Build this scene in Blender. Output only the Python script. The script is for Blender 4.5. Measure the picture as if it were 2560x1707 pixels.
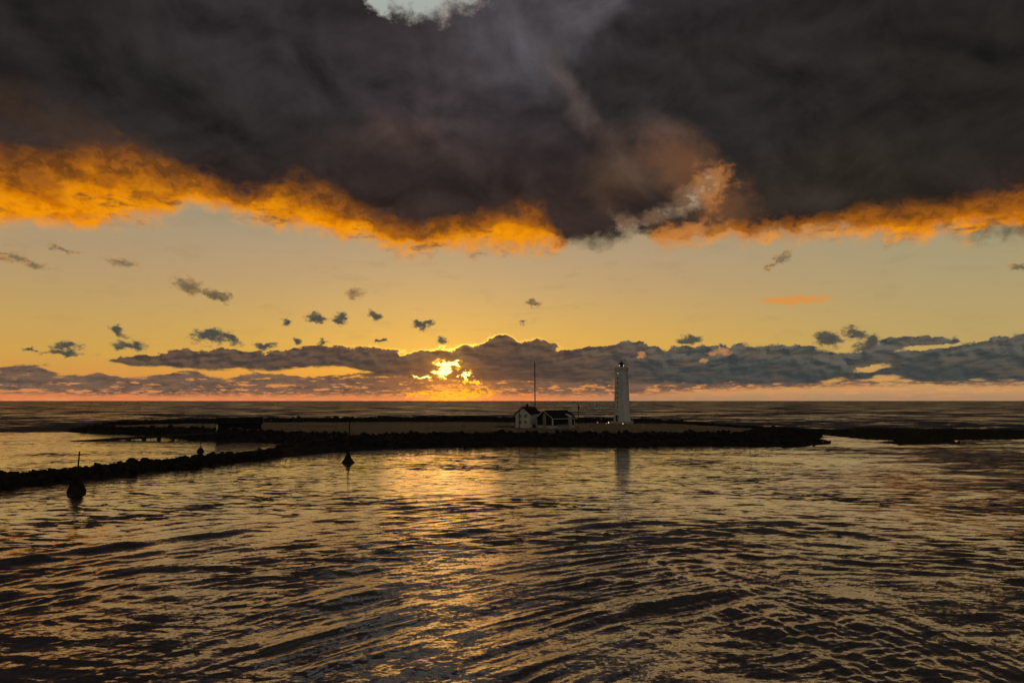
import bpy, math, random
import numpy as np
from mathutils import Vector, Matrix

R = math.radians
scene = bpy.context.scene
for o in list(bpy.data.objects):
    bpy.data.objects.remove(o)

# ------------------------------------------------------------------ camera
CAM_H = 11.3
PITCH = math.degrees(math.atan(147.5 / 1707.0))
cam_d = bpy.data.cameras.new("camera")
cam_d.lens = 24.0
cam_d.sensor_width = 36.0
cam_d.clip_start = 0.5
cam_d.clip_end = 60000
cam = bpy.data.objects.new("camera", cam_d)
scene.collection.objects.link(cam)
cam.location = (0, 0, CAM_H)
cam.rotation_euler = (R(90 + PITCH), 0, 0)
scene.camera = cam

def ray(px, py):
    """direction (y forward) of a point of the 2560x1707 photograph"""
    x = (px - 1280) / 1706.7
    yv = (853.5 - py) / 1706.7
    p = R(PITCH)
    y = math.cos(p) - yv * math.sin(p)
    z = math.sin(p) + yv * math.cos(p)
    return x, y, z

def at(px, py, z=0.0):
    x, y, zz = ray(px, py)
    t = (z - CAM_H) / zz
    return (x * t, y * t)

def atd(px, py, d):
    x, y, zz = ray(px, py)
    t = d / y
    return (x * t, d, CAM_H + zz * t)

def azel(px, py):
    x, y, z = ray(px, py)
    return math.degrees(math.atan2(x, y)), math.degrees(math.atan2(z, math.hypot(x, y)))

def lin(c):
    out = []
    for v in c:
        v = v / 255.0
        out.append(v / 12.92 if v <= 0.04045 else ((v + 0.055) / 1.055) ** 2.4)
    return tuple(out)

# ------------------------------------------------------------------ node expressions
class G:
    def __init__(self, tree):
        self.t = tree
    def n(self, kind, **kw):
        nd = self.t.nodes.new(kind)
        for k, v in kw.items():
            setattr(nd, k, v)
        return nd
    def link(self, a, b):
        if isinstance(a, S):
            self.t.links.new(a.s, b)
        elif isinstance(a, (tuple, list)):
            if len(a) == 3 and len(b.default_value) == 4:
                a = (*a, 1)
            b.default_value = a
        else:
            b.default_value = a
    def m(self, op, a, b=None, c=None, clamp=False):
        nd = self.n('ShaderNodeMath', operation=op, use_clamp=clamp)
        self.link(a, nd.inputs[0])
        if b is not None: self.link(b, nd.inputs[1])
        if c is not None: self.link(c, nd.inputs[2])
        return S(self, nd.outputs[0])
    def vec(self, x, y, z):
        nd = self.n('ShaderNodeCombineXYZ')
        for i, v in enumerate((x, y, z)): self.link(v, nd.inputs[i])
        return S(self, nd.outputs[0])
    def vm(self, op, a, b=None, scale=None):
        nd = self.n('ShaderNodeVectorMath', operation=op)
        self.link(a, nd.inputs[0])
        if b is not None: self.link(b, nd.inputs[1])
        if scale is not None: self.link(scale, nd.inputs['Scale'])
        return S(self, nd.outputs['Value'] if op in ('LENGTH', 'DOT_PRODUCT', 'DISTANCE') else nd.outputs['Vector'])
    def sep(self, v):
        nd = self.n('ShaderNodeSeparateXYZ'); self.link(v, nd.inputs[0])
        return [S(self, o) for o in nd.outputs]
    def noise(self, v, scale, detail=4, rough=0.55, dist=0.0, lac=2.0, col=False):
        nd = self.n('ShaderNodeTexNoise')
        nd.noise_dimensions = '3D'
        self.link(v, nd.inputs['Vector'])
        nd.inputs['Scale'].default_value = scale
        nd.inputs['Detail'].default_value = detail
        nd.inputs['Roughness'].default_value = rough
        nd.inputs['Lacunarity'].default_value = lac
        nd.inputs['Distortion'].default_value = dist
        if col:      # plain vector, without implicit colour conversions
            sc_ = self.n('ShaderNodeSeparateColor'); self.t.links.new(nd.outputs['Color'], sc_.inputs[0])
            return [S(self, o_) for o_ in sc_.outputs[:3]]
        return S(self, nd.outputs['Fac'])
    def ss(self, x, a, b, to0=0.0, to1=1.0):
        nd = self.n('ShaderNodeMapRange', interpolation_type='SMOOTHSTEP')
        self.link(x, nd.inputs['Value'])
        nd.inputs['From Min'].default_value = a
        nd.inputs['From Max'].default_value = b
        nd.inputs['To Min'].default_value = to0
        nd.inputs['To Max'].default_value = to1
        return S(self, nd.outputs[0])
    def mix(self, f, a, b):
        nd = self.n('ShaderNodeMix', data_type='RGBA')
        self.link(f, nd.inputs[0]); self.link(a, nd.inputs[6]); self.link(b, nd.inputs[7])
        return S(self, nd.outputs[2])
    def addc(self, a, b, f=1.0):
        nd = self.n('ShaderNodeMix', data_type='RGBA', blend_type='ADD')
        self.link(f, nd.inputs[0]); self.link(a, nd.inputs[6]); self.link(b, nd.inputs[7])
        return S(self, nd.outputs[2])
    def curve(self, x, pts, x0, x1, y0, y1):
        """piecewise curve through pts; x in [x0,x1] -> y in [y0,y1]"""
        xn = self.m('MULTIPLY_ADD', x, 1.0 / (x1 - x0), -x0 / (x1 - x0), clamp=True)
        nd = self.n('ShaderNodeFloatCurve')
        c = nd.mapping.curves[0]
        P = [((px - x0) / (x1 - x0), (py - y0) / (y1 - y0)) for px, py in pts]
        P = [(0.0, P[0][1])] + P + [(1.0, P[-1][1])]
        c.points[0].location = P[0]
        c.points[1].location = P[-1]
        for p in P[1:-1]: c.points.new(*p)
        nd.mapping.update()
        self.link(xn, nd.inputs['Value'])
        return S(self, nd.outputs[0]) * (y1 - y0) + y0
    def gain(self, c, f):
        cc = self.n('ShaderNodeCombineColor')
        for i in range(3): self.link(f, cc.inputs[i])
        nd = self.n('ShaderNodeMix', data_type='RGBA', blend_type='MULTIPLY')
        nd.inputs[0].default_value = 1.0
        self.link(c, nd.inputs[6]); self.t.links.new(cc.outputs[0], nd.inputs[7])
        return S(self, nd.outputs[2])
    def ramp(self, x, stops):
        nd = self.n('ShaderNodeValToRGB')
        self.link(x, nd.inputs[0])
        e = nd.color_ramp.elements
        while len(e) > 1: e.remove(e[0])
        e[0].position = stops[0][0]; e[0].color = (*stops[0][1], 1)
        for p, c in stops[1:]:
            k = e.new(p); k.color = (*c, 1)
        return S(self, nd.outputs[0])

class S:
    def __init__(self, g, s): self.g, self.s = g, s
    def __add__(self, o): return self.g.m('ADD', self, o)
    __radd__ = __add__
    def __sub__(self, o): return self.g.m('SUBTRACT', self, o)
    def __rsub__(self, o): return self.g.m('SUBTRACT', o, self)
    def __mul__(self, o): return self.g.m('MULTIPLY', self, o)
    __rmul__ = __mul__
    def __truediv__(self, o): return self.g.m('DIVIDE', self, o)

# ------------------------------------------------------------------ world: sunset sky
SUN_AZ, SUN_EL = azel(1110, 925)
world = bpy.data.worlds.new("World")
scene.world = world
world.use_nodes = True
world.cycles.sampling_method = 'NONE'
wt = world.node_tree
wt.nodes.clear()
g = G(wt)

def edge(pts):
    return [azel(*p) for p in pts]

def build_sky():
    tc = g.n('ShaderNodeTexCoord')
    d = S(g, tc.outputs['Generated'])
    dx, dy, dz = g.sep(d)
    az = g.m('ARCTAN2', dx, dy) * (180 / math.pi)
    el = g.m('ARCSINE', dz) * (180 / math.pi)
    dsun = g.vm('LENGTH', g.vec((az - SUN_AZ) * 0.6, el - SUN_EL, 0.0))
    sunny = g.m('EXPONENT', dsun * -0.25)
    sunaz = g.m('EXPONENT', g.m('ABSOLUTE', az - SUN_AZ) * -0.045)

    # clear air ---------------------------------------------------------------
    e01 = g.m('MULTIPLY', el, 1 / 40.0, clamp=True)
    def E(py): return azel(1280, py)[1] / 40.0
    clear = g.ramp(e01, [
        (0.0, lin((210, 132, 84))), (E(985), lin((220, 146, 76))), (E(955), lin((228, 150, 62))), (E(900), lin((222, 168, 68))),
        (E(850), lin((213, 168, 84))), (E(790), lin((202, 164, 98))), (E(720), lin((189, 158, 112))),
        (E(640), lin((178, 154, 120))), (E(560), lin((160, 148, 122))), (E(300), lin((158, 158, 142))), (E(0), lin((164, 170, 160)))])
    # the Nishita sky under the same low sun gives the air its side-to-side drift
    nis = g.n('ShaderNodeTexSky')
    nis.sky_type = 'NISHITA'
    nis.sun_disc = False
    nis.sun_elevation = R(SUN_EL)
    nis.sun_rotation = R(SUN_AZ)
    nis.altitude = 10
    nis.dust_density = 2.0
    nis_c = g.gain(S(g, nis.outputs[0]), g.m('ADD', el * 0.0, 0.07))
    right = g.ss(az, 8, 38)
    cool = g.mix(right * 0.5, clear, lin((158, 157, 120)))
    left = g.ss(az, -12, -36)
    cool = g.mix(left * 0.22, cool, lin((160, 138, 104)))
    warm = g.mix(sunny * 0.34, cool, lin((255, 196, 66)))
    sky = g.mix(0.08, warm, nis_c)

    # small scattered clouds ---------------------------------------------------
    w1 = g.noise(g.vec(az, el * 1.3, 3.0), 0.9, 5, 0.6, col=True)
    wx, wy = (w1[0] - 0.5) * 2.0, (w1[1] - 0.5) * 1.5
    Pw = (az + wx, el + wy)
    def blobs(lst, src=None):
        X, Y = src or Pw
        acc = None
        for (px, py, rx, ry, rot) in lst:
            a, e = azel(px, py)
            k = 180 / math.pi / 1706.7
            ca, sa_ = math.cos(R(rot)), math.sin(R(rot))
            # rotated, scaled distance to this cloud's centre in degrees of sky
            def lin2(cx_, cy_, r_):
                c0 = -(a * cx_ + e * cy_) / r_
                if abs(cy_) < 1e-6: return g.m('MULTIPLY_ADD', X, cx_ / r_, c0)
                if abs(cx_) < 1e-6: return g.m('MULTIPLY_ADD', Y, cy_ / r_, c0)
                return g.m('MULTIPLY_ADD', X, cx_ / r_, g.m('MULTIPLY_ADD', Y, cy_ / r_, c0))
            u = lin2(ca, sa_, rx * k)
            v = lin2(-sa_, ca, ry * k)
            L = g.m('MULTIPLY_ADD', u, u, v * v)
            acc = L if acc is None else g.m('MINIMUM', acc, L)
        return g.m('SQRT', acc)
    small = blobs([(478, 716, 44, 17, -14), (540, 738, 42, 15, -14), (888, 732, 26, 20, 30), (795, 795, 34, 15, -12), (852, 795, 22, 18, 0),
                   (937, 790, 20, 16, 0), (1055, 809, 36, 12, 0), (1107, 851, 17, 15, 0), (740, 854, 18, 11, 0), (806, 857, 14, 7, 0),
                   (955, 853, 22, 6, 0), (522, 838, 48, 24, 0), (574, 846, 30, 16, -30), (325, 863, 40, 14, 0), (292, 828, 24, 12, -35), (168, 865, 36, 12, 0),
                   (165, 882, 52, 9, 0), (72, 874, 15, 6, 0), (1330, 757, 32, 9, 8), (1310, 808, 13, 4, 0), (1955, 643, 30, 12, 18),
                   (1925, 662, 20, 8, 50), (2550, 668, 22, 10, -20), (1722, 849, 36, 14, 0), (2072, 848, 36, 24, 0),
                   (2135, 835, 26, 16, -20), (2175, 862, 34, 26, -30), (713, 806, 12, 8, 0), (660, 864, 30, 12, 0), (300, 655, 36, 12, -12),
                   (150, 620, 44, 7, -8), (55, 652, 62, 11, -10)])
    sn = g.noise(g.vec(az, el * 1.7, 9.0), 1.8, 7, 0.62)
    dens = 1.0 - small + (sn - 0.5) * 1.7
    sa = g.ss(dens, -0.08, 0.5)
    hi_small = g.ss(el, 6.5, 10.5)
    lo_v = g.noise(g.vec(az * 0.35, el * 1.2, 13.0), 0.9, 6, 0.6)
    scol = g.mix(g.ss(dens, 0.05, 0.75), lin((152, 128, 82)), lin((78, 76, 66)))
    warm_edge = g.ss(sn + (sunny * 0.2), 0.48, 0.62)
    scol = g.mix(warm_edge * hi_small * 0.75, scol, lin((212, 148, 80)))
    sky = g.mix(sa * (1.0 - hi_small * 0.35), sky, scol)
    veil = g.ss(lo_v, 0.52, 0.72)
    sky = g.mix(veil * g.ss(el, 2.5, 6.0) * 0.16, sky, lin((146, 122, 92)))
    # thin orange lens cloud and faint peach wisps
    lens = blobs([(1985, 750, 84, 8.5, -1), (1350, 640, 10, 4, 0)])
    sky = g.mix(g.ss(lens + (sn - 0.5) * 0.8, 1.15, 0.6) * 0.9, sky, lin((218, 146, 70)))

    # banks over the horizon ----------------------------------------------------
    q = g.vec(az, el * 1.9, 21.0)
    bw = (g.noise(q, 0.42, 7, 0.58) - 0.5)
    bf = (g.noise(g.vec(az, el * 1.4, 2.0), 1.1, 6, 0.6) - 0.5)
    # billow relief: difference of the same field a little higher up
    r1 = g.noise(g.vec(az, el * 2.0, 31.0), 0.75, 6, 0.55, dist=0.4)
    r2 = g.noise(g.vec(az + 0.25, el * 2.0 + 0.55, 31.0), 0.75, 6, 0.55, dist=0.4)
    relief = (r1 - r2)
    r3 = g.noise(g.vec(az * 0.45, el * 3.2, 37.0), 0.8, 6, 0.6)

    topA = g.curve(az, edge([(40, 915), (240, 905), (300, 888), (400, 876), (520, 872), (600, 868), (650, 876), (720, 866), (820, 868), (900, 868), (960, 874),
        (1010, 880), (1060, 872), (1130, 871), (1180, 868), (1212, 852), (1240, 838), (1272, 838), (1300, 853), (1345, 849), (1385, 862), (1430, 870),
        (1500, 861), (1600, 854), (1640, 866), (1750, 862), (1850, 857), (1960, 855), (2050, 868), (2110, 876), (2160, 870), (2220, 848), (2300, 842), (2420, 846), (2560, 838)]), -60, 60, -2, 12)
    botA = g.curve(az, edge([(40, 915), (240, 905), (330, 915), (500, 920), (640, 924), (740, 922), (840, 917), (900, 930), (1000, 944), (1100, 948),
        (1300, 952), (1500, 955), (1700, 958), (1900, 960), (2050, 955), (2200, 944), (2350, 955), (2560, 950)]), -60, 60, -2, 12)
    thA = topA - el + (bw * 1.5 + bf * 1.0)           # >0 below the top edge
    lbA = el - botA + bw * 0.9 + (r3 - 0.5) * 0.8
    inA = g.ss(thA, 0.0, 0.16) * g.ss(lbA, -0.1, 0.14)
    # gaps in the right-hand bank
    hole = blobs([(2095, 872, 50, 11, -6), (2180, 920, 40, 8, 10), (2330, 866, 70, 6, 6), (1935, 892, 1, 1, 0)], (az + wx * 0.5, el + wy * 0.5))
    inA = inA * g.ss(hole + bf * 1.2, 0.6, 1.1)
    shade = g.ss(relief, -0.16, 0.17)
    base_l = g.mix(g.ss(az, 2, 16), lin((70, 60, 56)), lin((58, 62, 62)))
    lite_l = g.mix(g.ss(az, 2, 16), lin((112, 88, 70)), lin((102, 100, 90)))
    colA = g.mix(shade * (g.ss(thA, 2.4, 0.2) * 0.65 + 0.28), base_l, lite_l)
    colA = g.mix(g.ss(r3, 0.47, 0.66) * 0.55, colA, g.mix(sunaz, lin((104, 92, 78)), lin((122, 84, 54))))
    bright_hole = blobs([(1798, 881, 40, 9, 2), (1755, 905, 12, 6, 0), (1605, 889, 16, 8, 0)], (az + wx * 0.9, el + wy * 0.7))
    colA = g.mix(g.ss(bright_hole + bf * 2.0, 1.1, 0.2) * 0.6, colA, lin((214, 146, 86)))

    # lower bank B: broken strato-cumulus down to the salmon strip
    topB = g.curve(az, edge([(0, 915), (60, 910), (120, 924), (200, 936), (250, 930), (300, 940), (400, 936), (470, 928), (560, 941), (640, 930),
        (720, 936), (800, 940), (900, 930), (1000, 935), (1200, 935), (1500, 945), (2560, 945)]), -60, 60, -2, 12)
    botB = g.curve(az, edge([(0, 987), (300, 991), (600, 991), (900, 992), (1200, 990), (1400, 992), (1600, 988), (1800, 976), (2000, 970),
        (2200, 964), (2560, 966)]), -60, 60, -2, 12)
    lo = g.noise(g.vec(az * 0.7, el * 3.6, 5.0), 1.1, 7, 0.62)
    thB = topB - el + bw * 0.8 + bf * 0.4
    lbB = el - botB + (lo - 0.5) * 2.2
    brk = g.ss(lo + g.ss(el, 1.7, 0.5) * 0.05, 0.64, 0.55)
    inB = g.ss(thB, 0.0, 0.14) * g.ss(lbB, -0.15, 0.3) * (0.25 + brk * 0.75)
    colB = g.mix(g.ss(r3, 0.35, 0.66), lin((84, 72, 64)), lin((118, 92, 76)))
    colB = g.mix(shade * 0.5, colB, lin((134, 104, 82)))
    colB = g.mix(sunny * 0.5, colB, lin((160, 92, 40)))
    low = g.mix(g.ss(el, 1.6, 0.0) * 0.85, sky, g.mix(g.ss(az, 0, 20), lin((226, 128, 78)), lin((204, 152, 104))))
    low = g.mix(g.ss(lo, 0.48, 0.62) * g.ss(el, 1.9, 0.8) * 0.5, low, lin((248, 160, 96)))
    greyband = g.ss(el, 0.95, 0.1) * g.ss(az, 1, 12)
    low = g.mix(greyband * 0.65, low, lin((152, 124, 96)))
    sky = g.mix(inB, low, colB)
    # rim light on cloud A tops around the sun
    rim = g.m('EXPONENT', g.m('ABSOLUTE', thA - 0.02) * -9.0) * g.m('EXPONENT', g.m('ABSOLUTE', az - (SUN_AZ + 1.0)) * -0.16)
    sky = g.mix(inA, sky, colA)
    sky = g.addc(sky, g.mix(g.ss(rim, 0.0, 1.0) * 1.0, (0, 0, 0), (1.4, 0.75, 0.08)))

    # the sun behind the broken cloud ---------------------------------------------
    sw = g.noise(g.vec(az * 1.0, el * 1.5, 55.0), 1.8, 4, 0.55, col=True)
    Ps = (az + (sw[0] - 0.5) * 2.8, el + (sw[1] - 0.5) * 1.5)
    core = blobs([(1118, 911, 36, 10, -4), (1106, 930, 22, 15, 20), (1164, 943, 8, 19, -40), (1182, 955, 24, 4, -8), (1058, 946, 24, 5, -6)], Ps)
    c1 = g.ss(core, 1.2, 0.7)
    c2 = g.ss(core, 0.95, 0.45) * g.ss(core * 0 + el, 1.6, 2.0)
    base_glow = blobs([(1150, 988, 96, 19, 5), (1060, 984, 60, 7, 0)], Ps)
    fl = g.noise(g.vec(az * 1.2, el * 3.4, 71.0), 2.3, 5, 0.65)
    c3 = g.ss(base_glow, 1.25, 0.4) * g.ss(fl, 0.41, 0.52)
    glow = g.m('EXPONENT', g.vm('LENGTH', g.vec((az - SUN_AZ) * 0.75, (el - SUN_EL), 0.0)) * -0.75)
    bloom = g.m('EXPONENT', core * -1.6)
    sky = g.addc(sky, g.mix(bloom, (0, 0, 0), (0.85, 0.34, 0.01)))
    glow2 = g.m('EXPONENT', g.vm('LENGTH', g.vec((az - SUN_AZ - 0.9) * 0.5, (el - 0.3) * 1.1, 0.0)) * -1.0)
    sky = g.addc(sky, g.mix(glow, (0, 0, 0), (0.22, 0.08, 0.0)))
    sky = g.addc(sky, g.mix(glow2, (0, 0, 0), (0.75, 0.19, 0.0)))
    sky = g.mix(c3 * 0.9, sky, (1.6, 0.60, 0.01))
    sky = g.mix(c1, sky, (1.6, 0.72, 0.03))
    sky = g.mix(c2, sky, (3.2, 2.4, 0.75))

    # the great dark cloud ----------------------------------------------------------
    bot = g.curve(az, edge([(-300, 600), (0, 592), (100, 582), (200, 588), (300, 576), (400, 572), (450, 552), (480, 534), (560, 552), (640, 566), (700, 580), (800, 600), (900, 622),
        (960, 640), (1000, 652), (1100, 640), (1200, 645), (1300, 645), (1380, 638), (1440, 622), (1500, 628), (1560, 606), (1610, 592), (1660, 632), (1720, 632),
        (1800, 620), (2000, 610), (2200, 618), (2350, 610), (2450, 604), (2560, 596), (2800, 590)]), -60, 60, 5, 35)
    top = g.curve(az, edge([(-300, 380), (0, 392), (100, 408), (200, 398), (290, 392), (400, 425), (500, 445), (560, 462), (630, 482), (700, 468), (770, 462), (840, 484), (900, 520),
        (960, 552), (1040, 566), (1140, 556), (1240, 538), (1330, 530), (1400, 575), (1450, 600), (1540, 596), (1600, 575), (1650, 560), (1720, 580), (1800, 566), (1900, 560),
        (2000, 552), (2100, 545), (2200, 530), (2350, 512), (2450, 503), (2560, 500), (2800, 480)]), -60, 60, 5, 35)
    un = g.noise(g.vec(az, el * 1.6, 40.0), 0.19, 8, 0.58)
    uf = g.noise(g.vec(az, el * 1.2, 44.0), 0.75, 7, 0.62, dist=0.3)
    hb = el - bot + (un - 0.5) * 3.0 + (uf - 0.5) * 2.6
    t = (hb + 0.25) / (top - bot)
    soft = g.noise(g.vec(az, el * 1.5, 47.0), 0.33, 5, 0.55)
    tt = t + (soft - 0.5) * 0.9
    alpha = g.ss(hb, -0.25, 1.5)
    fire = g.mix(g.ss(uf, 0.36, 0.62), lin((200, 108, 4)), lin((240, 146, 8)))
    fire = g.mix(g.ss(un, 0.60, 0.42) * 0.5 * g.ss(az, 24, -10), fire, lin((244, 154, 14)))
    wisps = g.noise(g.vec(az * 0.8, el * 2.0, 61.0), 0.5, 6, 0.58)
    fire = g.mix(g.ss(wisps, 0.54, 0.68) * 0.8, fire, lin((112, 74, 34)))
    brown = g.mix(g.ss(uf, 0.4, 0.6), lin((118, 68, 22)), lin((176, 100, 20)))
    dk = g.mix(g.ss(el, 14, 24), lin((54, 42, 38)), lin((45, 39, 41)))
    # slow tonal drift inside the dark mass
    bn = g.noise(g.vec(az, el * 1.2, 81.0), 0.09, 4, 0.5, col=True)
    bigP = (az + (bn[0] - 0.5) * 16, el + (bn[1] - 0.5) * 12)
    for (px, py, rx, ry, rot, c, f) in [
        (2250, 240, 560, 260, 0, (37, 35, 32), 0.95), (1750, 250, 330, 200, -10, (45, 42, 42), 0.8), (480, 210, 380, 180, -10, (44, 42, 40), 0.9),
        (100, 60, 300, 160, 0, (36, 34, 33), 0.8), (1100, 230, 210, 190, 0, (66, 58, 60), 0.7), (930, 130, 120, 110, 0, (62, 56, 58), 0.6),
        (1300, 60, 210, 110, 0, (80, 76, 80), 0.8), (1470, 10, 70, 60, -40, (98, 94, 98), 0.45), (1425, 185, 55, 95, 15, (92, 80, 76), 0.55),
        (1030, 390, 200, 80, 0, (76, 60, 54), 0.6), (60, 290, 240, 60, -15, (62, 48, 38), 0.7), (1160, 490, 110, 60, 0, (48, 40, 38), 0.8),
        (1600, 360, 190, 60, -30, (84, 66, 58), 0.6), (1540, 430, 110, 70, -20, (98, 74, 58), 0.55), (2050, 440, 300, 70, 0, (50, 43, 37), 0.7),
        (700, 130, 260, 140, 0, (52, 47, 50), 0.6)]:
        L = blobs([(px, py, rx, ry, rot)], bigP)
        dk = g.mix(g.ss(L, 1.5, 0.25) * f, dk, lin(c))
    ds = g.noise(g.vec(az * 1.0, el * 1.3, 90.0), 0.16, 7, 0.56, dist=0.5)
    ds2 = g.noise(g.vec(az * 1.0 + 0.8, el * 1.3 + 1.4, 90.0), 0.16, 7, 0.56, dist=0.5)
    dk = g.gain(dk, 1.0 + (ds - ds2) * 1.7 + (soft - 0.5) * 0.6 + (uf - 0.5) * 0.25)
    # pale torn wisp with open sky in it, right of the middle
    wisp = blobs([(1570, 570, 46, 24, -40), (1640, 545, 60, 20, 20), (1730, 500, 56, 26, 40), (1770, 458, 26, 24, 60)])
    wm = g.ss(wisp + (uf - 0.5) * 2.6 + (un - 0.5) * 1.2, 1.5, 0.1)
    pink = blobs([(1715, 420, 90, 60, -40), (1800, 520, 80, 60, -30), (1760, 590, 150, 36, 0)])
    dk = g.mix(g.ss(pink + (uf - 0.5) * 1.5, 1.7, 0.1) * 0.5, dk, lin((132, 86, 54)))
    cc = g.mix(g.ss(tt, 0.50, 0.85), fire, brown)
    cc = g.mix(g.ss(tt, 0.70, 1.42), cc, dk)
    lick = blobs([(1775, 465, 50, 46, 40), (1700, 585, 110, 26, 6), (1620, 625, 60, 30, 0)], (az + wx * 0.8, el + wy * 0.8))
    cc = g.mix(g.ss(lick + (uf - 0.5) * 2.6, 1.35, 0.1) * 0.75, cc, lin((206, 132, 66)))
    greycurl = blobs([(1490, 615, 70, 26, 0), (1450, 630, 30, 26, 0), (2380, 612, 0.1, 0.1, 0), (2500, 592, 60, 20, 0)])
    cc = g.mix(g.ss(greycurl, 1.3, 0.5), cc, lin((86, 76, 58)))
    cc = g.mix(wm * 0.72, cc, g.mix(g.ss(uf, 0.45, 0.66), lin((124, 96, 72)), lin((196, 170, 140))))
    # peach fringe where the cloud thins out
    cc = g.mix(g.ss(hb, 1.0, 0.1) * 0.55 * g.ss(az, -2, -8), cc, lin((224, 160, 92)))
    # opening at the top of the frame
    gap = blobs([(955, 4, 44, 30, 0), (1035, -22, 105, 62, 0), (1160, -60, 80, 60, 0)], (az + wx * 1.2, el + wy * 1.2))
    gm = g.ss(gap + (uf - 0.5) * 1.3 + (un - 0.5) * 0.8, 1.25, 0.55)
    cc = g.mix(gm, cc, g.mix(g.ss(gap, 0.6, 1.15), lin((166, 172, 164)), lin((150, 140, 132))))
    # unseen sky: darkened overhead for wave troughs, brightened behind camera to light walls
    cc = g.mix(g.ss(el, 31, 44) * 0.8, cc, lin((22, 19, 13)))
    beyond = g.ss(el, 42, 66)
    cc = g.mix(beyond * g.ss(ds, 0.45, 0.62), cc, lin((74, 66, 62)))
    sky = g.mix(alpha, sky, cc)
    back = g.ss(dy, 0.1, -0.35)
    backc = g.mix(g.ss(soft, 0.4, 0.62), lin((88, 85, 78)), lin((130, 125, 114)))
    sky = g.mix(back, sky, backc)
    # nothing but dim sea light below the horizon
    sky = g.mix(g.ss(el, -0.3, -2.0), sky, lin((40, 36, 30)))

    bg = g.n('ShaderNodeBackground')
    g.link(sky, bg.inputs[0])
    bg.inputs[1].default_value = 1.0
    out = g.n('ShaderNodeOutputWorld')
    wt.links.new(bg.outputs[0], out.inputs[0])
build_sky()

# ------------------------------------------------------------------ sun, exposure
sd = bpy.data.lights.new("sun", 'SUN')
sd.energy = 0.028
sd.angle = R(10)
sd.color = (1.0, 0.42, 0.10)
sun = bpy.data.objects.new("sun", sd)
scene.collection.objects.link(sun)
sv = Vector((math.sin(R(SUN_AZ)) * math.cos(R(SUN_EL)), math.cos(R(SUN_AZ)) * math.cos(R(SUN_EL)), math.sin(R(SUN_EL))))
sun.rotation_euler = sv.to_track_quat('Z', 'Y').to_euler()
sun.location = (-30, 200, 60)

vs = scene.view_settings
vs.view_transform = 'Standard'
vs.look = 'None'
vs.exposure = 0
vs.gamma = 1
vs.use_curve_mapping = False
cy = scene.cycles
cy.use_adaptive_sampling = True
cy.adaptive_threshold = 0.03
cy.max_bounces = 4
cy.glossy_bounces = 3
cy.diffuse_bounces = 2
cy.transmission_bounces = 3
cy.sample_clamp_indirect = 4
cy.use_denoising = True
cy.denoiser = 'OPENIMAGEDENOISE'
cy.denoising_input_passes = 'RGB'
cy.caustics_reflective = False
cy.caustics_refractive = False
scene.render.filter_size = 1.5

# ------------------------------------------------------------------ materials
def material(name):
    m = bpy.data.materials.new(name)
    m.use_nodes = True
    m.node_tree.nodes.clear()
    gg = G(m.node_tree)
    b = gg.n('ShaderNodeBsdfPrincipled')
    o = gg.n('ShaderNodeOutputMaterial')
    m.node_tree.links.new(b.outputs[0], o.inputs[0])
    return m, gg, b

def simple(name, c1, c2, scale=1.5, rough=0.8, spec=0.3, bump=0.0, stretch=(1, 1, 1), metal=0.0):
    m, gg, b = material(name)
    tc = gg.n('ShaderNodeTexCoord')
    v = gg.vm('MULTIPLY', S(gg, tc.outputs['Object']), stretch)
    n = gg.noise(v, scale, 6, 0.62)
    col = gg.mix(gg.ss(n, 0.34, 0.66), c1, c2)
    gg.link(col, b.inputs['Base Color'])
    b.inputs['Roughness'].default_value = rough
    b.inputs['Specular IOR Level'].default_value = spec
    b.inputs['Metallic'].default_value = metal
    if bump:
        bm_ = gg.n('ShaderNodeBump')
        bm_.inputs['Strength'].default_value = bump
        bm_.inputs['Distance'].default_value = 0.1
        gg.link(gg.noise(v, scale * 3, 5, 0.6), bm_.inputs['Height'])
        m.node_tree.links.new(bm_.outputs[0], b.inputs['Normal'])
    return m

M = {}
M['rock'] = simple('basalt', (0.010, 0.009, 0.007), (0.035, 0.030, 0.024), 0.8, 0.9, 0.15, 0.5)
M['weed_rock'] = simple('weed_covered_basalt', (0.012, 0.012, 0.007), (0.032, 0.030, 0.014), 0.9, 0.85, 0.2, 0.5)
M['grass'] = simple('dry_grass', (0.11, 0.082, 0.058), (0.30, 0.225, 0.155), 0.16, 0.95, 0.1, 0.4, (0.5, 1.6, 1))
M['gravel'] = simple('gravel', (0.10, 0.08, 0.06), (0.19, 0.16, 0.12), 1.2, 0.95, 0.1)
M['white_wall'] = simple('white_render', (0.50, 0.46, 0.40), (0.64, 0.60, 0.53), 0.5, 0.85, 0.2, 0.0, (1, 1, 0.25))
M['tower_wall'] = simple('tower_render', (0.50, 0.50, 0.46), (0.74, 0.72, 0.67), 0.45, 0.8, 0.25, 0.0, (1, 1, 0.18))
M['dark_wall'] = simple('tarred_boards', (0.012, 0.010, 0.008), (0.028, 0.022, 0.018), 2.0, 0.8, 0.2, 0.3, (1, 1, 0.2))
M['roof'] = simple('dark_roof', (0.010, 0.009, 0.010), (0.024, 0.021, 0.020), 1.2, 0.85, 0.15, 0.2)
M['trim'] = simple('white_trim', (0.60, 0.52, 0.42), (0.76, 0.68, 0.58), 2.0, 0.7, 0.3)
M['plinth'] = simple('pale_plinth', (0.34, 0.30, 0.26), (0.50, 0.46, 0.40), 1.2, 0.9, 0.2)
M['glass'] = simple('window_glass', (0.01, 0.01, 0.012), (0.018, 0.018, 0.02), 2.0, 0.08, 0.6)
M['iron'] = simple('black_iron', (0.010, 0.010, 0.010), (0.03, 0.026, 0.022), 3.0, 0.6, 0.4)
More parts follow.
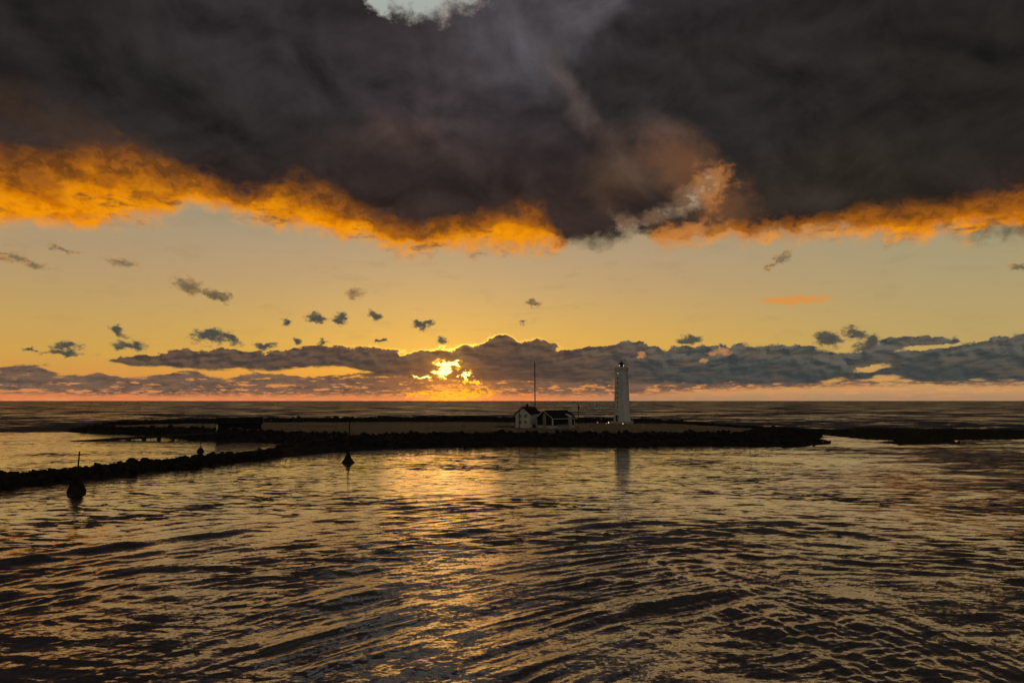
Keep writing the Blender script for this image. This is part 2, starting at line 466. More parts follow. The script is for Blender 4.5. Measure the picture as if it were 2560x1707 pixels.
M['wood'] = simple('weathered_wood', (0.02, 0.016, 0.012), (0.05, 0.04, 0.03), 2.0, 0.85, 0.2, 0.3, (1, 1, 0.15))
M['concrete'] = simple('stained_concrete', (0.035, 0.03, 0.026), (0.075, 0.066, 0.058), 1.6, 0.9, 0.2, 0.4)
M['pale_post'] = simple('pale_painted_post', (0.3, 0.24, 0.2), (0.4, 0.32, 0.27), 2.0, 0.8, 0.2)
M['cloth_dark'] = simple('dark_cloth', (0.02, 0.02, 0.02), (0.03, 0.03, 0.03), 4.0, 0.9, 0.2)

def emitter(name, col, strength):
    m, gg, b = material(name)
    b.inputs['Base Color'].default_value = (0.2, 0.2, 0.2, 1)
    b.inputs['Emission Color'].default_value = (*col, 1)
    b.inputs['Emission Strength'].default_value = strength
    return m
M['lamp_white'] = emitter('lit_lamp_face', (1.0, 0.9, 0.75), 3.0)
M['lamp_amber'] = emitter('lit_amber_face', (1.0, 0.55, 0.22), 0.9)
M['lantern_glow'] = emitter('lantern_glow_face', (1.0, 0.85, 0.45), 0.55)
M['lamp_small'] = emitter('lit_small_lamp', (0.95, 1.0, 0.8), 1.2)

def water_material():
    m, gg, b = material('sea_water')
    geo = gg.n('ShaderNodeNewGeometry')
    P = S(gg, geo.outputs['Position'])
    x, y, z = gg.sep(P)
    rr = gg.vm('LENGTH', gg.vec(x, y, 0.0))
    at_ = gg.n('ShaderNodeAttribute'); at_.attribute_name = 'chop'
    open_ = S(gg, at_.outputs['Fac'])               # 0 in the sheltered bay .. 1 on the open sea
    at2 = gg.n('ShaderNodeAttribute'); at2.attribute_name = 'swell'
    near = S(gg, at2.outputs['Fac'])
    # fine ripples: slopes straight from noise colour
    n1 = gg.noise(gg.vec(x * 0.45, y * 1.0, 0.0), 2.6, 5, 0.62, col=True)
    n2 = gg.noise(gg.vec(x * 0.4, y * 1.0, 4.0), 0.55, 5, 0.6, col=True)
    patch = gg.noise(gg.vec(x * 0.5, y * 1.0, 8.0), 0.085, 4, 0.6)
    pk = gg.ss(patch, 0.40, 0.62)
    # small steep wavelets in drifting patches
    fk = gg.noise(gg.vec(x * 0.30, y * 1.0, 12.0), 0.62, 4, 0.62, dist=0.6)
    fk = gg.noise(gg.vec(x * 0.34 + y * 0.05, y * 1.0, 12.0), 1.15, 4, 0.60, dist=0.5)
    fleck = gg.ss(fk + (patch - 0.5) * 0.6, 0.53, 0.61)
    lit = gg.ss(fk + (patch - 0.5) * 0.3, 0.44, 0.36)
    # open sea chop, metres to tens of metres
    f1 = gg.noise(gg.vec(x * 0.24, y * 0.5, 20.0), 0.20, 6, 0.66)
    f2 = gg.noise(gg.vec(x * 0.025, y * 0.025, 24.0), 0.5, 5, 0.62)
    sea = gg.ss(f1 + (f2 - 0.5) * 0.9, 0.40, 0.60)
    nr_ = gg.ss(rr, 90, 32)
    n0 = gg.noise(gg.vec(x * 0.6, y, 50.0), 8.0, 3, 0.6, col=True)
    sy = (n0[1] - 0.5) * (nr_ * 0.60 + 0.05) + (n1[1] - 0.5) * (nr_ * 0.32 + 0.08 + open_ * 0.5) + (n2[1] - 0.5) * (nr_ * 0.34 + 0.06 + open_ * 0.35) \
         + fleck * (1.0 - open_) * (gg.ss(rr, 45, 75) * 0.45 + 0.25) * (0.35 + pk * 0.65) - lit * 0.05 * (1.0 - open_) + open_ * (0.10 + sea * 0.40)
    sx = (n1[0] - 0.5) * (0.14 + open_ * 0.35) + (n2[0] - 0.5) * (0.08 + open_ * 0.2)
    # streaks drawn out along the crests of the two crossing trains
    def streak(cx_, cy_, seed, amp):
        ddx, ddy = x - cx_, y - cy_
        rad_ = gg.m('SQRT', ddx * ddx + ddy * ddy)
        ang_ = gg.m('ARCTAN2', ddy, ddx) * 40.0
        nn = (gg.noise(gg.vec(ang_ * 0.30, rad_, seed), 1.7, 4, 0.64, dist=0.3) - 0.5) * amp
        return nn * ddx / rad_, nn * ddy / rad_
    ax_, ay_ = streak(30.0, -2.0, 33.0, 1.0)
    bx_, by_ = streak(-34.0, 18.0, 37.0, 1.0)
    rs_ = gg.ss(x - y * 0.12, -8, 16)
    k_ = gg.ss(rr, 150, 45) * 0.56 + 0.07
    sx = sx + (ax_ * (1.0 - rs_) + bx_ * rs_) * k_
    sy = sy + (ay_ * (1.0 - rs_) + by_ * rs_) * k_
    nrm = gg.vm('NORMALIZE', gg.vm('ADD', S(gg, geo.outputs['Normal']), gg.vec(sx, sy * -1.0, 0.0)))
    gg.link(nrm, b.inputs['Normal'])
    b.inputs['Base Color'].default_value = (0.008, 0.007, 0.005, 1)
    gg.link(nr_ * 0.10 + 0.13 + open_ * 0.12, b.inputs['Roughness'])
    gg.link(nr_ * 0.06 + 0.10 + open_ * 0.12, b.inputs['Coat Roughness'])
    b.inputs['IOR'].default_value = 3.2
    b.inputs['Coat Weight'].default_value = 1.0
    b.inputs['Coat IOR'].default_value = 2.0
    gg.link(nrm, b.inputs['Coat Normal'])
    return m
M['water'] = water_material()

# ------------------------------------------------------------------ mesh helpers
col = scene.collection
def mesh_np(name, verts, faces, mat, parent=None, smooth=False):
    """verts (n,3) array; faces (m,3) or (m,4) array"""
    me = bpy.data.meshes.new(name)
    verts = np.asarray(verts, dtype=np.float32); faces = np.asarray(faces, dtype=np.int32)
    k = faces.shape[1]
    me.vertices.add(len(verts)); me.vertices.foreach_set('co', verts.ravel())
    me.loops.add(faces.size); me.loops.foreach_set('vertex_index', faces.ravel())
    me.polygons.add(len(faces))
    me.polygons.foreach_set('loop_start', np.arange(0, faces.size, k, dtype=np.int32))
    me.polygons.foreach_set('loop_total', np.full(len(faces), k, dtype=np.int32))
    if smooth: me.polygons.foreach_set('use_smooth', np.ones(len(faces), dtype=bool))
    me.update(); me.validate()
    mats = mat if isinstance(mat, (list, tuple)) else [mat]
    for mm in mats: me.materials.append(mm)
    o = bpy.data.objects.new(name, me)
    col.objects.link(o)
    if parent: o.parent = parent
    return o

class MB:
    def __init__(self): self.v = []; self.f = []
    def add(self, vs, fs):
        b = len(self.v); self.v += [tuple(p) for p in vs]; self.f += [tuple(i + b for i in f) for f in fs]; return self
    def box(self, x0, x1, y0, y1, z0, z1):
        return self.add([(x0,y0,z0),(x1,y0,z0),(x1,y1,z0),(x0,y1,z0),(x0,y0,z1),(x1,y0,z1),(x1,y1,z1),(x0,y1,z1)],
            [(0,3,2,1),(4,5,6,7),(0,1,5,4),(1,2,6,5),(2,3,7,6),(3,0,4,7)])
    def tube(self, p0, p1, r0, r1=None, n=10):
        r1 = r0 if r1 is None else r1
        p0, p1 = Vector(p0), Vector(p1)
        d = (p1 - p0).normalized()
        a = d.orthogonal().normalized(); b_ = d.cross(a)
        vs = []
        for p, r in ((p0, r0), (p1, r1)):
            for i in range(n):
                t = 2 * math.pi * i / n
                vs.append(p + (a * math.cos(t) + b_ * math.sin(t)) * r)
        fs = [(i, (i + 1) % n, n + (i + 1) % n, n + i) for i in range(n)]
        fs += [tuple(reversed(range(n))), tuple(range(n, 2 * n))]
        return self.add(vs, fs)
    def lathe(self, prof, n=32, cx=0, cy=0, jit=0.0, rnd=None):
        vs = []; fs = []
        for (r, z) in prof:
            for i in range(n):
                t = 2 * math.pi * i / n
                k = 1 + (rnd.uniform(-jit, jit) if jit else 0)
                vs.append((cx + r * k * math.cos(t), cy + r * k * math.sin(t), z))
        for j in range(len(prof) - 1):
            for i in range(n):
                a = j * n + i; b_ = j * n + (i + 1) % n
                fs.append((a, b_, b_ + n, a + n))
        fs.append(tuple(reversed(range(n)))); fs.append(tuple(range((len(prof) - 1) * n, len(prof) * n)))
        return self.add(vs, fs)
    def prism(self, poly, axis, a0, a1):
        """poly in the two other axes, extruded along axis"""
        n = len(poly)
        def mk(p, a):
            return (p[0], a, p[1]) if axis == 'y' else ((a, p[0], p[1]) if axis == 'x' else (p[0], p[1], a))
        vs = [mk(p, a0) for p in poly] + [mk(p, a1) for p in poly]
        fs = [tuple(range(n)), tuple(reversed(range(n, 2 * n)))]
        fs += [(i, n + i, n + (i + 1) % n, (i + 1) % n) for i in range(n)]
        return self.add(vs, fs)
    def build(self, name, mat, parent=None, smooth=False, loc=None):
        me = bpy.data.meshes.new(name)
        me.from_pydata(self.v, [], self.f)
        import bmesh
        bm = bmesh.new(); bm.from_mesh(me)
        bmesh.ops.recalc_face_normals(bm, faces=bm.faces)
        bm.to_mesh(me); bm.free()
        if smooth:
            for p in me.polygons: p.use_smooth = True
        me.materials.append(mat)
        o = bpy.data.objects.new(name, me)
        col.objects.link(o)
        if parent: o.parent = parent
        if loc: o.location = loc
        return o

def tag(o, label=None, cat=None, group=None, kind=None):
    if label: o['label'] = label
    if cat: o['category'] = cat
    if group: o['group'] = group
    if kind: o['kind'] = kind
    return o
def thing(name, label, cat, loc, rz=0.0, group=None):
    o = bpy.data.objects.new(name, None); col.objects.link(o)
    o.empty_display_size = 0.5
    o.location = loc; o.rotation_euler = (0, 0, rz)
    return tag(o, label, cat, group)
def copy_tree(o, parent=None):
    c = o.copy(); col.objects.link(c); c.parent = parent
    for ch in [k for k in bpy.data.objects if k.parent == o]:
        copy_tree(ch, c)
    return c

rng = np.random.default_rng(7)
def smooth01(x, a, b):
    t = np.clip((x - a) / (b - a), 0, 1); return t * t * (3 - 2 * t)

# value-noise fields in numpy
def vnoise(x, y, seed):
    xi = np.floor(x).astype(np.int64); yi = np.floor(y).astype(np.int64)
    fx = x - xi; fy = y - yi
    fx = fx * fx * (3 - 2 * fx); fy = fy * fy * (3 - 2 * fy)
    def h(a, b):
        n = (a * 374761393 + b * 668265263 + seed * 144665) & 0xffffffff
        n = ((n ^ (n >> 13)) * 1274126177) & 0xffffffff
        n = n ^ (n >> 16)
        return (n & 0xffff) / 65535.0
    return (h(xi, yi) * (1 - fx) + h(xi + 1, yi) * fx) * (1 - fy) + (h(xi, yi + 1) * (1 - fx) + h(xi + 1, yi + 1) * fx) * fy
def fbm(x, y, seed, oct=4, gain=0.5):
    s = 0; a = 1; t = 0
    for i in range(oct):
        s = s + a * vnoise(x * 2 ** i, y * 2 ** i, seed + i * 17); t += a; a *= gain
    return s / t

def poly_sdf(x, y, poly):
    """signed distance, positive inside"""
    P = np.array(poly); n = len(P)
    d = np.full(x.shape, 1e18); inside = np.zeros(x.shape, bool)
    for i in range(n):
        a = P[i]; b = P[(i + 1) % n]
        e = b - a; wx = x - a[0]; wy = y - a[1]
        t = np.clip((wx * e[0] + wy * e[1]) / (e @ e), 0, 1)
        d = np.minimum(d, (wx - e[0] * t) ** 2 + (wy - e[1] * t) ** 2)
        c = ((a[1] <= y) & (b[1] > y)) | ((b[1] <= y) & (a[1] > y))
        xx = a[0] + (y - a[1]) / (b[1] - a[1] + 1e-12) * e[0]
        inside ^= c & (x < xx)
    d = np.sqrt(d)
    return np.where(inside, d, -d)
def line_dist(x, y, pts, vals=None):
    P = np.array(pts); best = np.full(x.shape, 1e18); val = np.zeros(x.shape)
    for i in range(len(P) - 1):
        a = P[i]; b = P[i + 1]; e = b - a
        t = np.clip(((x - a[0]) * e[0] + (y - a[1]) * e[1]) / (e @ e), 0, 1)
        dd = (x - a[0] - e[0] * t) ** 2 + (y - a[1] - e[1] * t) ** 2
        if vals is not None:
            v = vals[i] * (1 - t) + vals[i + 1] * t
            val = np.where(dd < best, v, val)
        best = np.minimum(best, dd)
    return np.sqrt(best), val

# ------------------------------------------------------------------ outlines of the land
front_pts = [at(*p) for p in [(158, 1078), (200, 1081.5), (250, 1084.5), (330, 1087), (395, 1089), (430, 1094), (470, 1099), (540, 1101), (600, 1103),
    (660, 1105.5), (700, 1108), (722, 1111.5), (702, 1119), (668, 1132), (655, 1149), (755, 1139), (870, 1128), (1010, 1121.5), (1100, 1118), (1300, 1116.5), (1450, 1117),
    (1600, 1117), (1800, 1116), (2000, 1117), (2055, 1111), (2062, 1106), (2040, 1097), (2050, 1088), (2075, 1079)]]
berm = [((250, 1057), 2.0), ((330, 1055), 2.3), ((400, 1051.5), 2.7), ((560, 1048), 3.3), ((700, 1046.5), 3.5), ((900, 1044.5), 3.8), ((1000, 1042.5), 4.0),
        ((1240, 1043), 4.0), ((1340, 1044.5), 3.9), ((1500, 1047.5), 3.6), ((1640, 1051), 3.2), ((1760, 1055), 2.7), ((1850, 1059), 2.2), ((1930, 1065), 1.5), ((2000, 1070), 1.0)]
berm_xy = [at(p[0], p[1], z) for p, z in berm]; berm_z = [z for _, z in berm]
rear_pts = [(x, y + 9) for x, y in berm_xy][::-1]
islet_poly = front_pts + rear_pts
reef_poly = [at(*p) for p in [(1990, 1090), (2060, 1088), (2110, 1093), (2160, 1098), (2225, 1101), (2185, 1106), (2250, 1113), (2330, 1111), (2420, 1107),
    (2380, 1101), (2480, 1100), (2560, 1099), (2700, 1096), (2900, 1094)]] + [at(px, py, 0.5) for px, py in
    [(2900, 1073), (2700, 1072), (2560, 1073), (2450, 1071), (2330, 1070), (2260, 1071), (2190, 1067), (2130, 1068), (2100, 1073), (2040, 1073), (1980, 1070)]]

PLATEAU = 2.6
def islet_height(x, y):
    s = poly_sdf(x, y, islet_poly)
    wob = (fbm(x * 0.12, y * 0.12, 5) - 0.5) * 5
    ramp = np.where(x < -55, 9.0, np.where(x > -35, 19.0, 9 + (x + 55) * 0.5))
    s2 = s + wob * smooth01(s, 0, 3)
    t = np.clip(s2 / ramp, 0, 1)
    h = PLATEAU * (1 - (1 - t) ** 1.5)
    h = np.where(x < -95, h * np.clip(1 - (-95 - x) * 0.006, 0.5, 1), h)
    low_end = np.clip(1 - (x - 62) * 0.022, 0.38, 1)
    h = h * low_end
    bd, bz = line_dist(x, y, berm_xy, berm_z)
    bz = bz * np.clip(low_end * 1.15, 0, 1)
    hb = np.where(y > 0, bz * np.exp(-(bd / 15.0) ** 2) + 0.0, 0)
    h = np.maximum(h, hb)
    rock = np.maximum(1 - smooth01(s2, ramp - 2, ramp + 2.0), 1 - smooth01(bd + (fbm(x * .3, y * .3, 9) - .5) * 3, 19.0, 21.0))
    rough = (fbm(x * 0.45, y * 0.45, 12, 4, 0.6) - 0.5)
    h = h + rough * (0.12 + 1.1 * rock) * smooth01(s, -1, 3)
    h = np.where(s < 0, np.maximum(s * 0.25, -2.0) + rough * 0.25, h)
    flat = np.exp(-(((x - 42.5) ** 2 + (y - 267) ** 2) / 90.0)) + np.exp(-(((x - 13) ** 2 + (y - 226) ** 2) / 250.0))
    h = h * (1 - np.clip(flat, 0, 1)) + PLATEAU * np.clip(flat, 0, 1)
    return h, s, rock

def reef_height(x, y):
    s = poly_sdf(x, y, reef_poly)
    n = fbm(x * 0.16, y * 0.16, 21, 5, 0.6) - 0.5
    n2 = fbm(x * 0.6, y * 0.6, 31, 3, 0.6) - 0.5
    h = -0.06 + 0.40 * smooth01(s, 0, 5) + n * 0.8 * smooth01(s, -2, 5) + n2 * 0.7 * smooth01(s, -3, 2)
    h = np.where(s < 0, s * 0.18 + n * 1.0 * smooth01(s, -6, 0) - 0.02, h)
    return h, s, np.ones_like(s)

def terrain(name, fn, x0, x1, y0, y1, step, mats):
    xs = np.arange(x0, x1, step); ys = np.arange(y0, y1, step)
    X, Y = np.meshgrid(xs, ys)
    H, Sd, Rk = fn(X, Y)
    nx, ny = len(xs), len(ys)
    V = np.stack([X.ravel(), Y.ravel(), H.ravel()], 1)
    i = np.arange(ny - 1)[:, None] * nx + np.arange(nx - 1)[None, :]
    F = np.stack([i, i + 1, i + 1 + nx, i + nx], -1).reshape(-1, 4)
    keep = (H.ravel()[F] > -0.6).any(1)
    F = F[keep]
    rk = Rk.ravel()[F].mean(1)
    used = np.unique(F); remap = -np.ones(len(V), int); remap[used] = np.arange(len(used))
    o = mesh_np(name, V[used], remap[F], mats, smooth=False)
    if len(mats) > 1:
        o.data.polygons.foreach_set('material_index', (rk < 0.5).astype(np.int32))
    o['kind'] = 'structure'
    return o
terrain('islet_ground', islet_height, -215, 135, 125, 330, 0.9, [M['rock'], M['grass']])
terrain('rocky_reef', reef_height, 95, 300, 150, 285, 0.8, [M['weed_rock']])

# sea bed, so the water has a floor wherever one looks
sb = MB().add([(-30000, -30000, -6), (30000, -30000, -6), (30000, 30000, -6), (-30000, 30000, -6)], [(0, 1, 2, 3)])
tag(sb.build('sea_bed', M['rock']), kind='structure')

# ------------------------------------------------------------------ the sea: one sheet to the horizon
def build_water():
    rs = [0.25]
    while rs[-1] < 24: rs.append(rs[-1] + 0.5)
    while rs[-1] < 16000:
        r = rs[-1]
        rs.append(r + max(0.055, min(r * r / (CAM_H * 683) * 0.62, r * 0.05)))
    rs = np.array(rs)
    th = np.concatenate([np.arange(-180, -60, 4.0), np.arange(-60, -41, 0.35), np.arange(-41, 41, 0.068), np.arange(41, 60, 0.35), np.arange(60, 180, 4.0)])
    th = np.radians(th)
    Rr, T = np.meshgrid(rs, th, indexing='ij')
    X = Rr * np.sin(T); Y = Rr * np.cos(T)
    step = np.gradient(rs)[:, None] * np.ones_like(T)
    lat = np.maximum(step, Rr * 0.0013)
    nr, nt = X.shape
    # where the water is sheltered: inside the bay and the lagoon
    sdi = np.where(Rr < 700, poly_sdf(X, Y, islet_poly), -500)
    # line through the islet: beyond it the open sea
    behind = smooth01(Y - (262 - np.abs(X - 20) * 0.10), -14, 26)
    leftopen = smooth01(-X * 0.72 + Y * 0.1, 145, 190) * smooth01(Y, 205, 240)
    rightch = smooth01(X - 18 + (150 - Y) * 0.12, 0, 90) * 0.36
    chop = np.clip(np.maximum(np.maximum(behind, leftopen), rightch), 0, 1)
    sw_near = 0.75 * (1 - smooth01(Rr, 40, 92)) + 0.25 * (1 - smooth01(Rr, 70, 120))
    swell = np.clip(sw_near, 0, 1)
    breakw = smooth01(Y - (118 + (X + 70) * 0.75), -5, 5) * smooth01(-X, 50, 70)      # lagoon behind the stone wall
    Z = np.zeros_like(X)
    r = np.random.default_rng(11)
    warp = (fbm(X * 0.05, Y * 0.05, 3, 3) - 0.5)
    env1 = fbm(X * 0.07, Y * 0.10, 41, 3)
    env2 = fbm(X * 0.05 + 9, Y * 0.08, 43, 3)
    env3 = fbm(X * 0.22 + 3, Y * 0.3, 47, 3)
    # two trains of swell that have wrapped round the two ends of the islet and cross in the bay,
    # over a low background swell
    wA = 1 - smooth01(X - 0.10 * Y, -2, 22) * 0.9
    wB = 0.12 + 0.88 * smooth01(X - 0.12 * Y, -6, 16)
    envA = fbm(X * 0.10 + Y * 0.05, Y * 0.07 - X * 0.04, 61, 3)
    envB = fbm(X * 0.10 - Y * 0.05, Y * 0.07 + X * 0.04, 67, 3)
    for i in range(60):
        kind = ('A', 'A', 'B', 'C')[i % 4]
        u = (i + r.uniform(0, 1)) / 60.0
        L = 6.5 * (0.55 / 6.5) ** (u ** 0.9)
        slope = 0.025 if L > 2.5 else (0.026 if L > 1.2 else 0.034)
        a = slope * L / (2 * math.pi)
        if kind == 'A':
            cx, cyy, w, ev = r.normal(30, 6), r.normal(-2, 6), wA, envA
        elif kind == 'B':
            cx, cyy, w, ev = r.normal(-34, 6), r.normal(18, 6), wB, envB; a = a * 0.8
        else:
            cx, cyy, w, ev = r.normal(6, 30), -r.uniform(22, 75), 0.8, env1
        if i % 3 == 2: ev = env3 * 0.5 + ev * 0.5
        rad = np.hypot(X - cx, Y - cyy)
        ph = 2 * math.pi * rad / L + r.uniform(0, 6.28) + warp * (9.0 / max(L, 1.5)) * 2.6
        s = np.sin(ph)
        e = (s * 0.5 + 0.5) ** 2.2 * 2 - 0.8
        amp = a * w * (0.25 + 1.9 * smooth01(ev, 0.38, 0.66))
        amp = amp * (0.05 + 0.95 * swell) * (1 - 0.85 * breakw)
        fade = smooth01(L / lat, 2.0, 4.0)
        Z += e * amp * fade
    # wind sea outside and to the right
    for i in range(40):
        u = i / 39.0
        L = 55.0 * (2.2 / 55.0) ** u * r.uniform(0.9, 1.1)
        slope = 0.062
        a = slope * L / (2 * math.pi)
        ang = r.normal(0.08, 0.22)
        kx, ky = math.sin(ang), math.cos(ang)
        ph = 2 * math.pi * (X * kx + Y * ky) / L + r.uniform(0, 6.28) + warp * 5
        s = np.sin(ph)
        e = (s * 0.5 + 0.5) ** 2.0 * 2 - 0.9
        lim = np.clip(chop ** 1.3, 0, 1) * np.where(L > 14, (chop > 0.6) * smooth01(chop, 0.6, 1.0), 1.0)
        fade = smooth01(L / lat, 2.2, 4.5)
        far = 1 - smooth01(Rr, 2500, 9000) * 0.75
        Z += e * a * 0.55 * lim * fade * far * (0.5 + env2)
    # quieten at the shore
    Z *= np.where(np.abs(sdi) < 8, 0.25 + 0.75 * smooth01(np.abs(sdi), 0, 8), 1)
    Z -= 0.0
    V = np.stack([X.ravel(), Y.ravel(), Z.ravel()], 1)
    i = np.arange(nr - 1)[:, None] * nt + np.arange(nt)[None, :]
    j = np.arange(nr - 1)[:, None] * nt + (np.arange(nt)[None, :] + 1) % nt
    F = np.stack([i, j, j + nt, i + nt], -1).reshape(-1, 4)
    o = mesh_np('sea', V, F, M['water'], smooth=True)
    me = o.data
    for nm, arr in (('chop', chop), ('swell', swell)):
        at_ = me.attributes.new(nm, 'FLOAT', 'POINT')
        full = np.zeros(len(V), dtype=np.float32); full[:arr.size] = arr.ravel()
        at_.data.foreach_set('value', full)
    o['kind'] = 'structure'
    print('water verts', len(V))
build_water()

# ------------------------------------------------------------------ rocks
def rock_variants(n=6):
    import bmesh
    out = []
    for k in range(n):
        bm = bmesh.new()
        bmesh.ops.create_icosphere(bm, subdivisions=2 if k < 3 else 1, radius=1.0)
        V = np.array([v.co[:] for v in bm.verts]); F = np.array([[v.index for v in f.verts] for f in bm.faces])
        bm.free()
        rr_ = np.random.default_rng(100 + k)
        # chip with random planes for angular faces
        for _ in range(9):
            nrm = rr_.normal(size=3); nrm /= np.linalg.norm(nrm)
            d = rr_.uniform(0.55, 0.85)
            s = V @ nrm
            V = V - np.where(s > d, (s - d), 0)[:, None] * nrm[None, :]
        V += rr_.normal(scale=0.03, size=V.shape)
        out.append((V, F))
    return out
RV = rock_variants()
def rock_cloud(points, sizes, r_):
    Vs = []; Fs = []; base = 0
    for (x, y, z), s in zip(points, sizes):
        V, F = RV[r_.integers(len(RV))]
        q = r_.normal(size=4); q /= np.linalg.norm(q)
        w, a, b, c = q
        Rm = np.array([[1-2*(b*b+c*c), 2*(a*b-c*w), 2*(a*c+b*w)], [2*(a*b+c*w), 1-2*(a*a+c*c), 2*(b*c-a*w)], [2*(a*c-b*w), 2*(b*c+a*w), 1-2*(a*a+b*b)]])
        sc = s * r_.uniform(0.7, 1.25, 3)
        W = (V * sc) @ Rm.T
        Vs.append(W + np.array([x, y, z])); Fs.append(F + base); base += len(V)
    return np.vstack(Vs), np.vstack(Fs)

def scatter(name, fn, x0, x1, y0, y1, count, cond, smin, smax, label, cat, mat, seed):
    r_ = np.random.default_rng(seed)
    X = r_.uniform(x0, x1, count * 12); Y = r_.uniform(y0, y1, count * 12)
    H, Sd, Rk = fn(X, Y)
    ok = cond(X, Y, H, Sd, Rk, r_)
    idx = np.where(ok)[0][:count]
    sz = smin + (smax - smin) * r_.uniform(0, 1, len(idx)) ** 2.5
    pts = np.stack([X[idx], Y[idx], H[idx] + sz * 0.15], 1)
    V, F = rock_cloud(pts, sz, r_)
    o = mesh_np(name, V, F, mat)
    return tag(o, label, cat, kind='stuff')
scatter('shore_rocks', islet_height, -200, 130, 150, 325, 8500,
        lambda X, Y, H, Sd, Rk, r_: (Rk > 0.5) & (Sd > -1.5) & ~((X > -12) & (X < 60) & (Y > 205) & (Y < 275)), 0.22, 0.85,
        'dark angular lava rocks heaped along the shores of the islet', 'rocks', M['rock'], 1)
scatter('reef_rocks', reef_height, 97, 290, 155, 280, 4200,
        lambda X, Y, H, Sd, Rk, r_: (Sd > -5) & (H > 0.06), 0.18, 0.6,
        'low black weedy rocks strewn over the reef beside the channel', 'rocks', M['weed_rock'], 2)

# ------------------------------------------------------------------ stone breakwater
def breakwater():
    line_px = [(-330, 1262), (-150, 1240), (0, 1222), (82, 1210.5), (177, 1201), (272, 1191), (408, 1174), (500, 1167), (544, 1159), (620, 1152), (680, 1145), (720, 1140)]
    foot = [np.array(at(*p)) for p in line_px]
    # centre line lies behind the foot
    cl = []
    for i, p in enumerate(foot):
        a = foot[max(i - 1, 0)]; b = foot[min(i + 1, len(foot) - 1)]
        t = (b - a) / np.linalg.norm(b - a); n = np.array([-t[1], t[0]])
        if n[1] < 0: n = -n
        cl.append(p + n * 2.6)
    root = thing('stone_breakwater', 'long low breakwater of heaped dark boulders curving from the left edge to the islet', 'breakwater', (cl[3][0], cl[3][1], 0))
    inv = np.array([cl[3][0], cl[3][1], 0])
    # core mound
    prof = [(-3.0, -0.6), (-1.9, 0.45), (-0.9, 1.0), (0.9, 1.0), (1.9, 0.45), (3.0, -0.6)]
    seg = []
    P = np.array(cl); L = np.concatenate([[0], np.cumsum(np.linalg.norm(np.diff(P, axis=0), axis=1))])
    N = 160
    tt_ = np.linspace(0, L[-1], N)
    cx = np.interp(tt_, L, P[:, 0]); cyy = np.interp(tt_, L, P[:, 1])
    tx = np.gradient(cx); ty = np.gradient(cyy); nn = np.hypot(tx, ty); nx, ny = -ty / nn, tx / nn
    V = []; F = []
    r_ = np.random.default_rng(3)
    for k in range(N):
        for (o_, z) in prof:
            V.append((cx[k] + nx[k] * o_ + r_.normal(0, .1) - inv[0], cyy[k] + ny[k] * o_ + r_.normal(0, .1) - inv[1], z + r_.normal(0, .08)))
    m_ = len(prof)
    for k in range(N - 1):
        for j in range(m_ - 1):
            a = k * m_ + j; F.append((a, a + 1, a + 1 + m_, a + m_))
    mesh_np('rubble_core', V, F, M['rock'], root)
    # crest boulders within the photograph: individually built
    def cpos(s, off):
        x = np.interp(s, L, P[:, 0]); y = np.interp(s, L, P[:, 1])
        k = int(np.clip(np.searchsorted(tt_, s), 0, N - 1))
        return x + nx[k] * off, y + ny[k] * off
    s_lo = L[2] - 1.0
    ss_ = np.linspace(s_lo, L[-1] - 3, 100)
    for s in ss_:
        off = r_.normal(0.1, 0.5); x, y = cpos(s + r_.normal(0, .25), off)
        sz = 0.4 + 0.55 * r_.uniform(0, 1) ** 1.8
        Vb, Fb = rock_cloud([(0, 0, 0)], [sz], r_)
        o = mesh_np('boulder', Vb, Fb, M['rock'], root)
        o.location = (x - inv[0], y - inv[1], 1.12 + r_.uniform(-0.15, 0.2))
    pts = []; sz = []
    for _ in range(2600):
        s = r_.uniform(0, L[-1]); off = r_.uniform(-3.1, 3.1)
        x, y = cpos(s, off)
        zz = np.interp(abs(off), [0, 0.9, 1.9, 3.0], [1.0, 1.0, 0.45, -0.45])
        pts.append((x - inv[0], y - inv[1], zz + 0.05)); sz.append(r_.uniform(0.2, 0.62))
    Vb, Fb = rock_cloud(pts, sz, r_)
    tag(mesh_np('packed_stones', Vb, Fb, M['rock'], root), kind='stuff')
breakwater()

# ------------------------------------------------------------------ channel beacons
def beacon(px, py, base_r, base_h, top_r, ztop, pole_r, label, lean, seed, flare=1.0):
    x, y = at(px, py)
    rnd = random.Random(seed)
    root = thing('channel_beacon', label, 'beacon', (x, y, 0), 0, 'pole beacons standing on stone feet in the bay')
    prof = [(base_r * 1.15, -1.2), (base_r * 1.03, 0.0), (base_r, 0.2)]
    for q in (0.25, 0.5, 0.75, 1.0):
        f = 1 - (1 - q) ** flare
        prof.append((base_r + (top_r - base_r) * f, 0.2 + (base_h - 0.2) * q))
    prof.append((top_r * 0.6, base_h + 0.06))
    MB().lathe(prof, 8, jit=0.03, rnd=rnd).build('stone_foot', M['rock'], root)
    MB().tube((0, 0, base_h * 0.9), (lean, 0, ztop), pole_r, pole_r * 0.8, 10).build('pole', M['wood'], root)
    MB().tube((0, 0, base_h * 0.97), (lean * 0.08, 0, base_h + 0.28), pole_r * 1.5, pole_r * 1.3, 10).build('collar', M['iron'], root)
    return root
beacon(191, 1231, 1.05, 2.75, 0.16, 5.05, 0.10, 'largest beacon, stout pole on a conical stone foot before the breakwater', 0.12, 1)
beacon(870, 1156, 1.12, 1.75, 0.28, 7.4, 0.12, 'tall thin pole beacon on a ragged rock foot near the islet shore', 0.16, 2, 1.7)
beacon(501, 1130, 0.78, 0.95, 0.30, 6.2, 0.09, 'small beacon on a domed stone foot in the still lagoon behind the breakwater', 0.14, 3, 0.6)

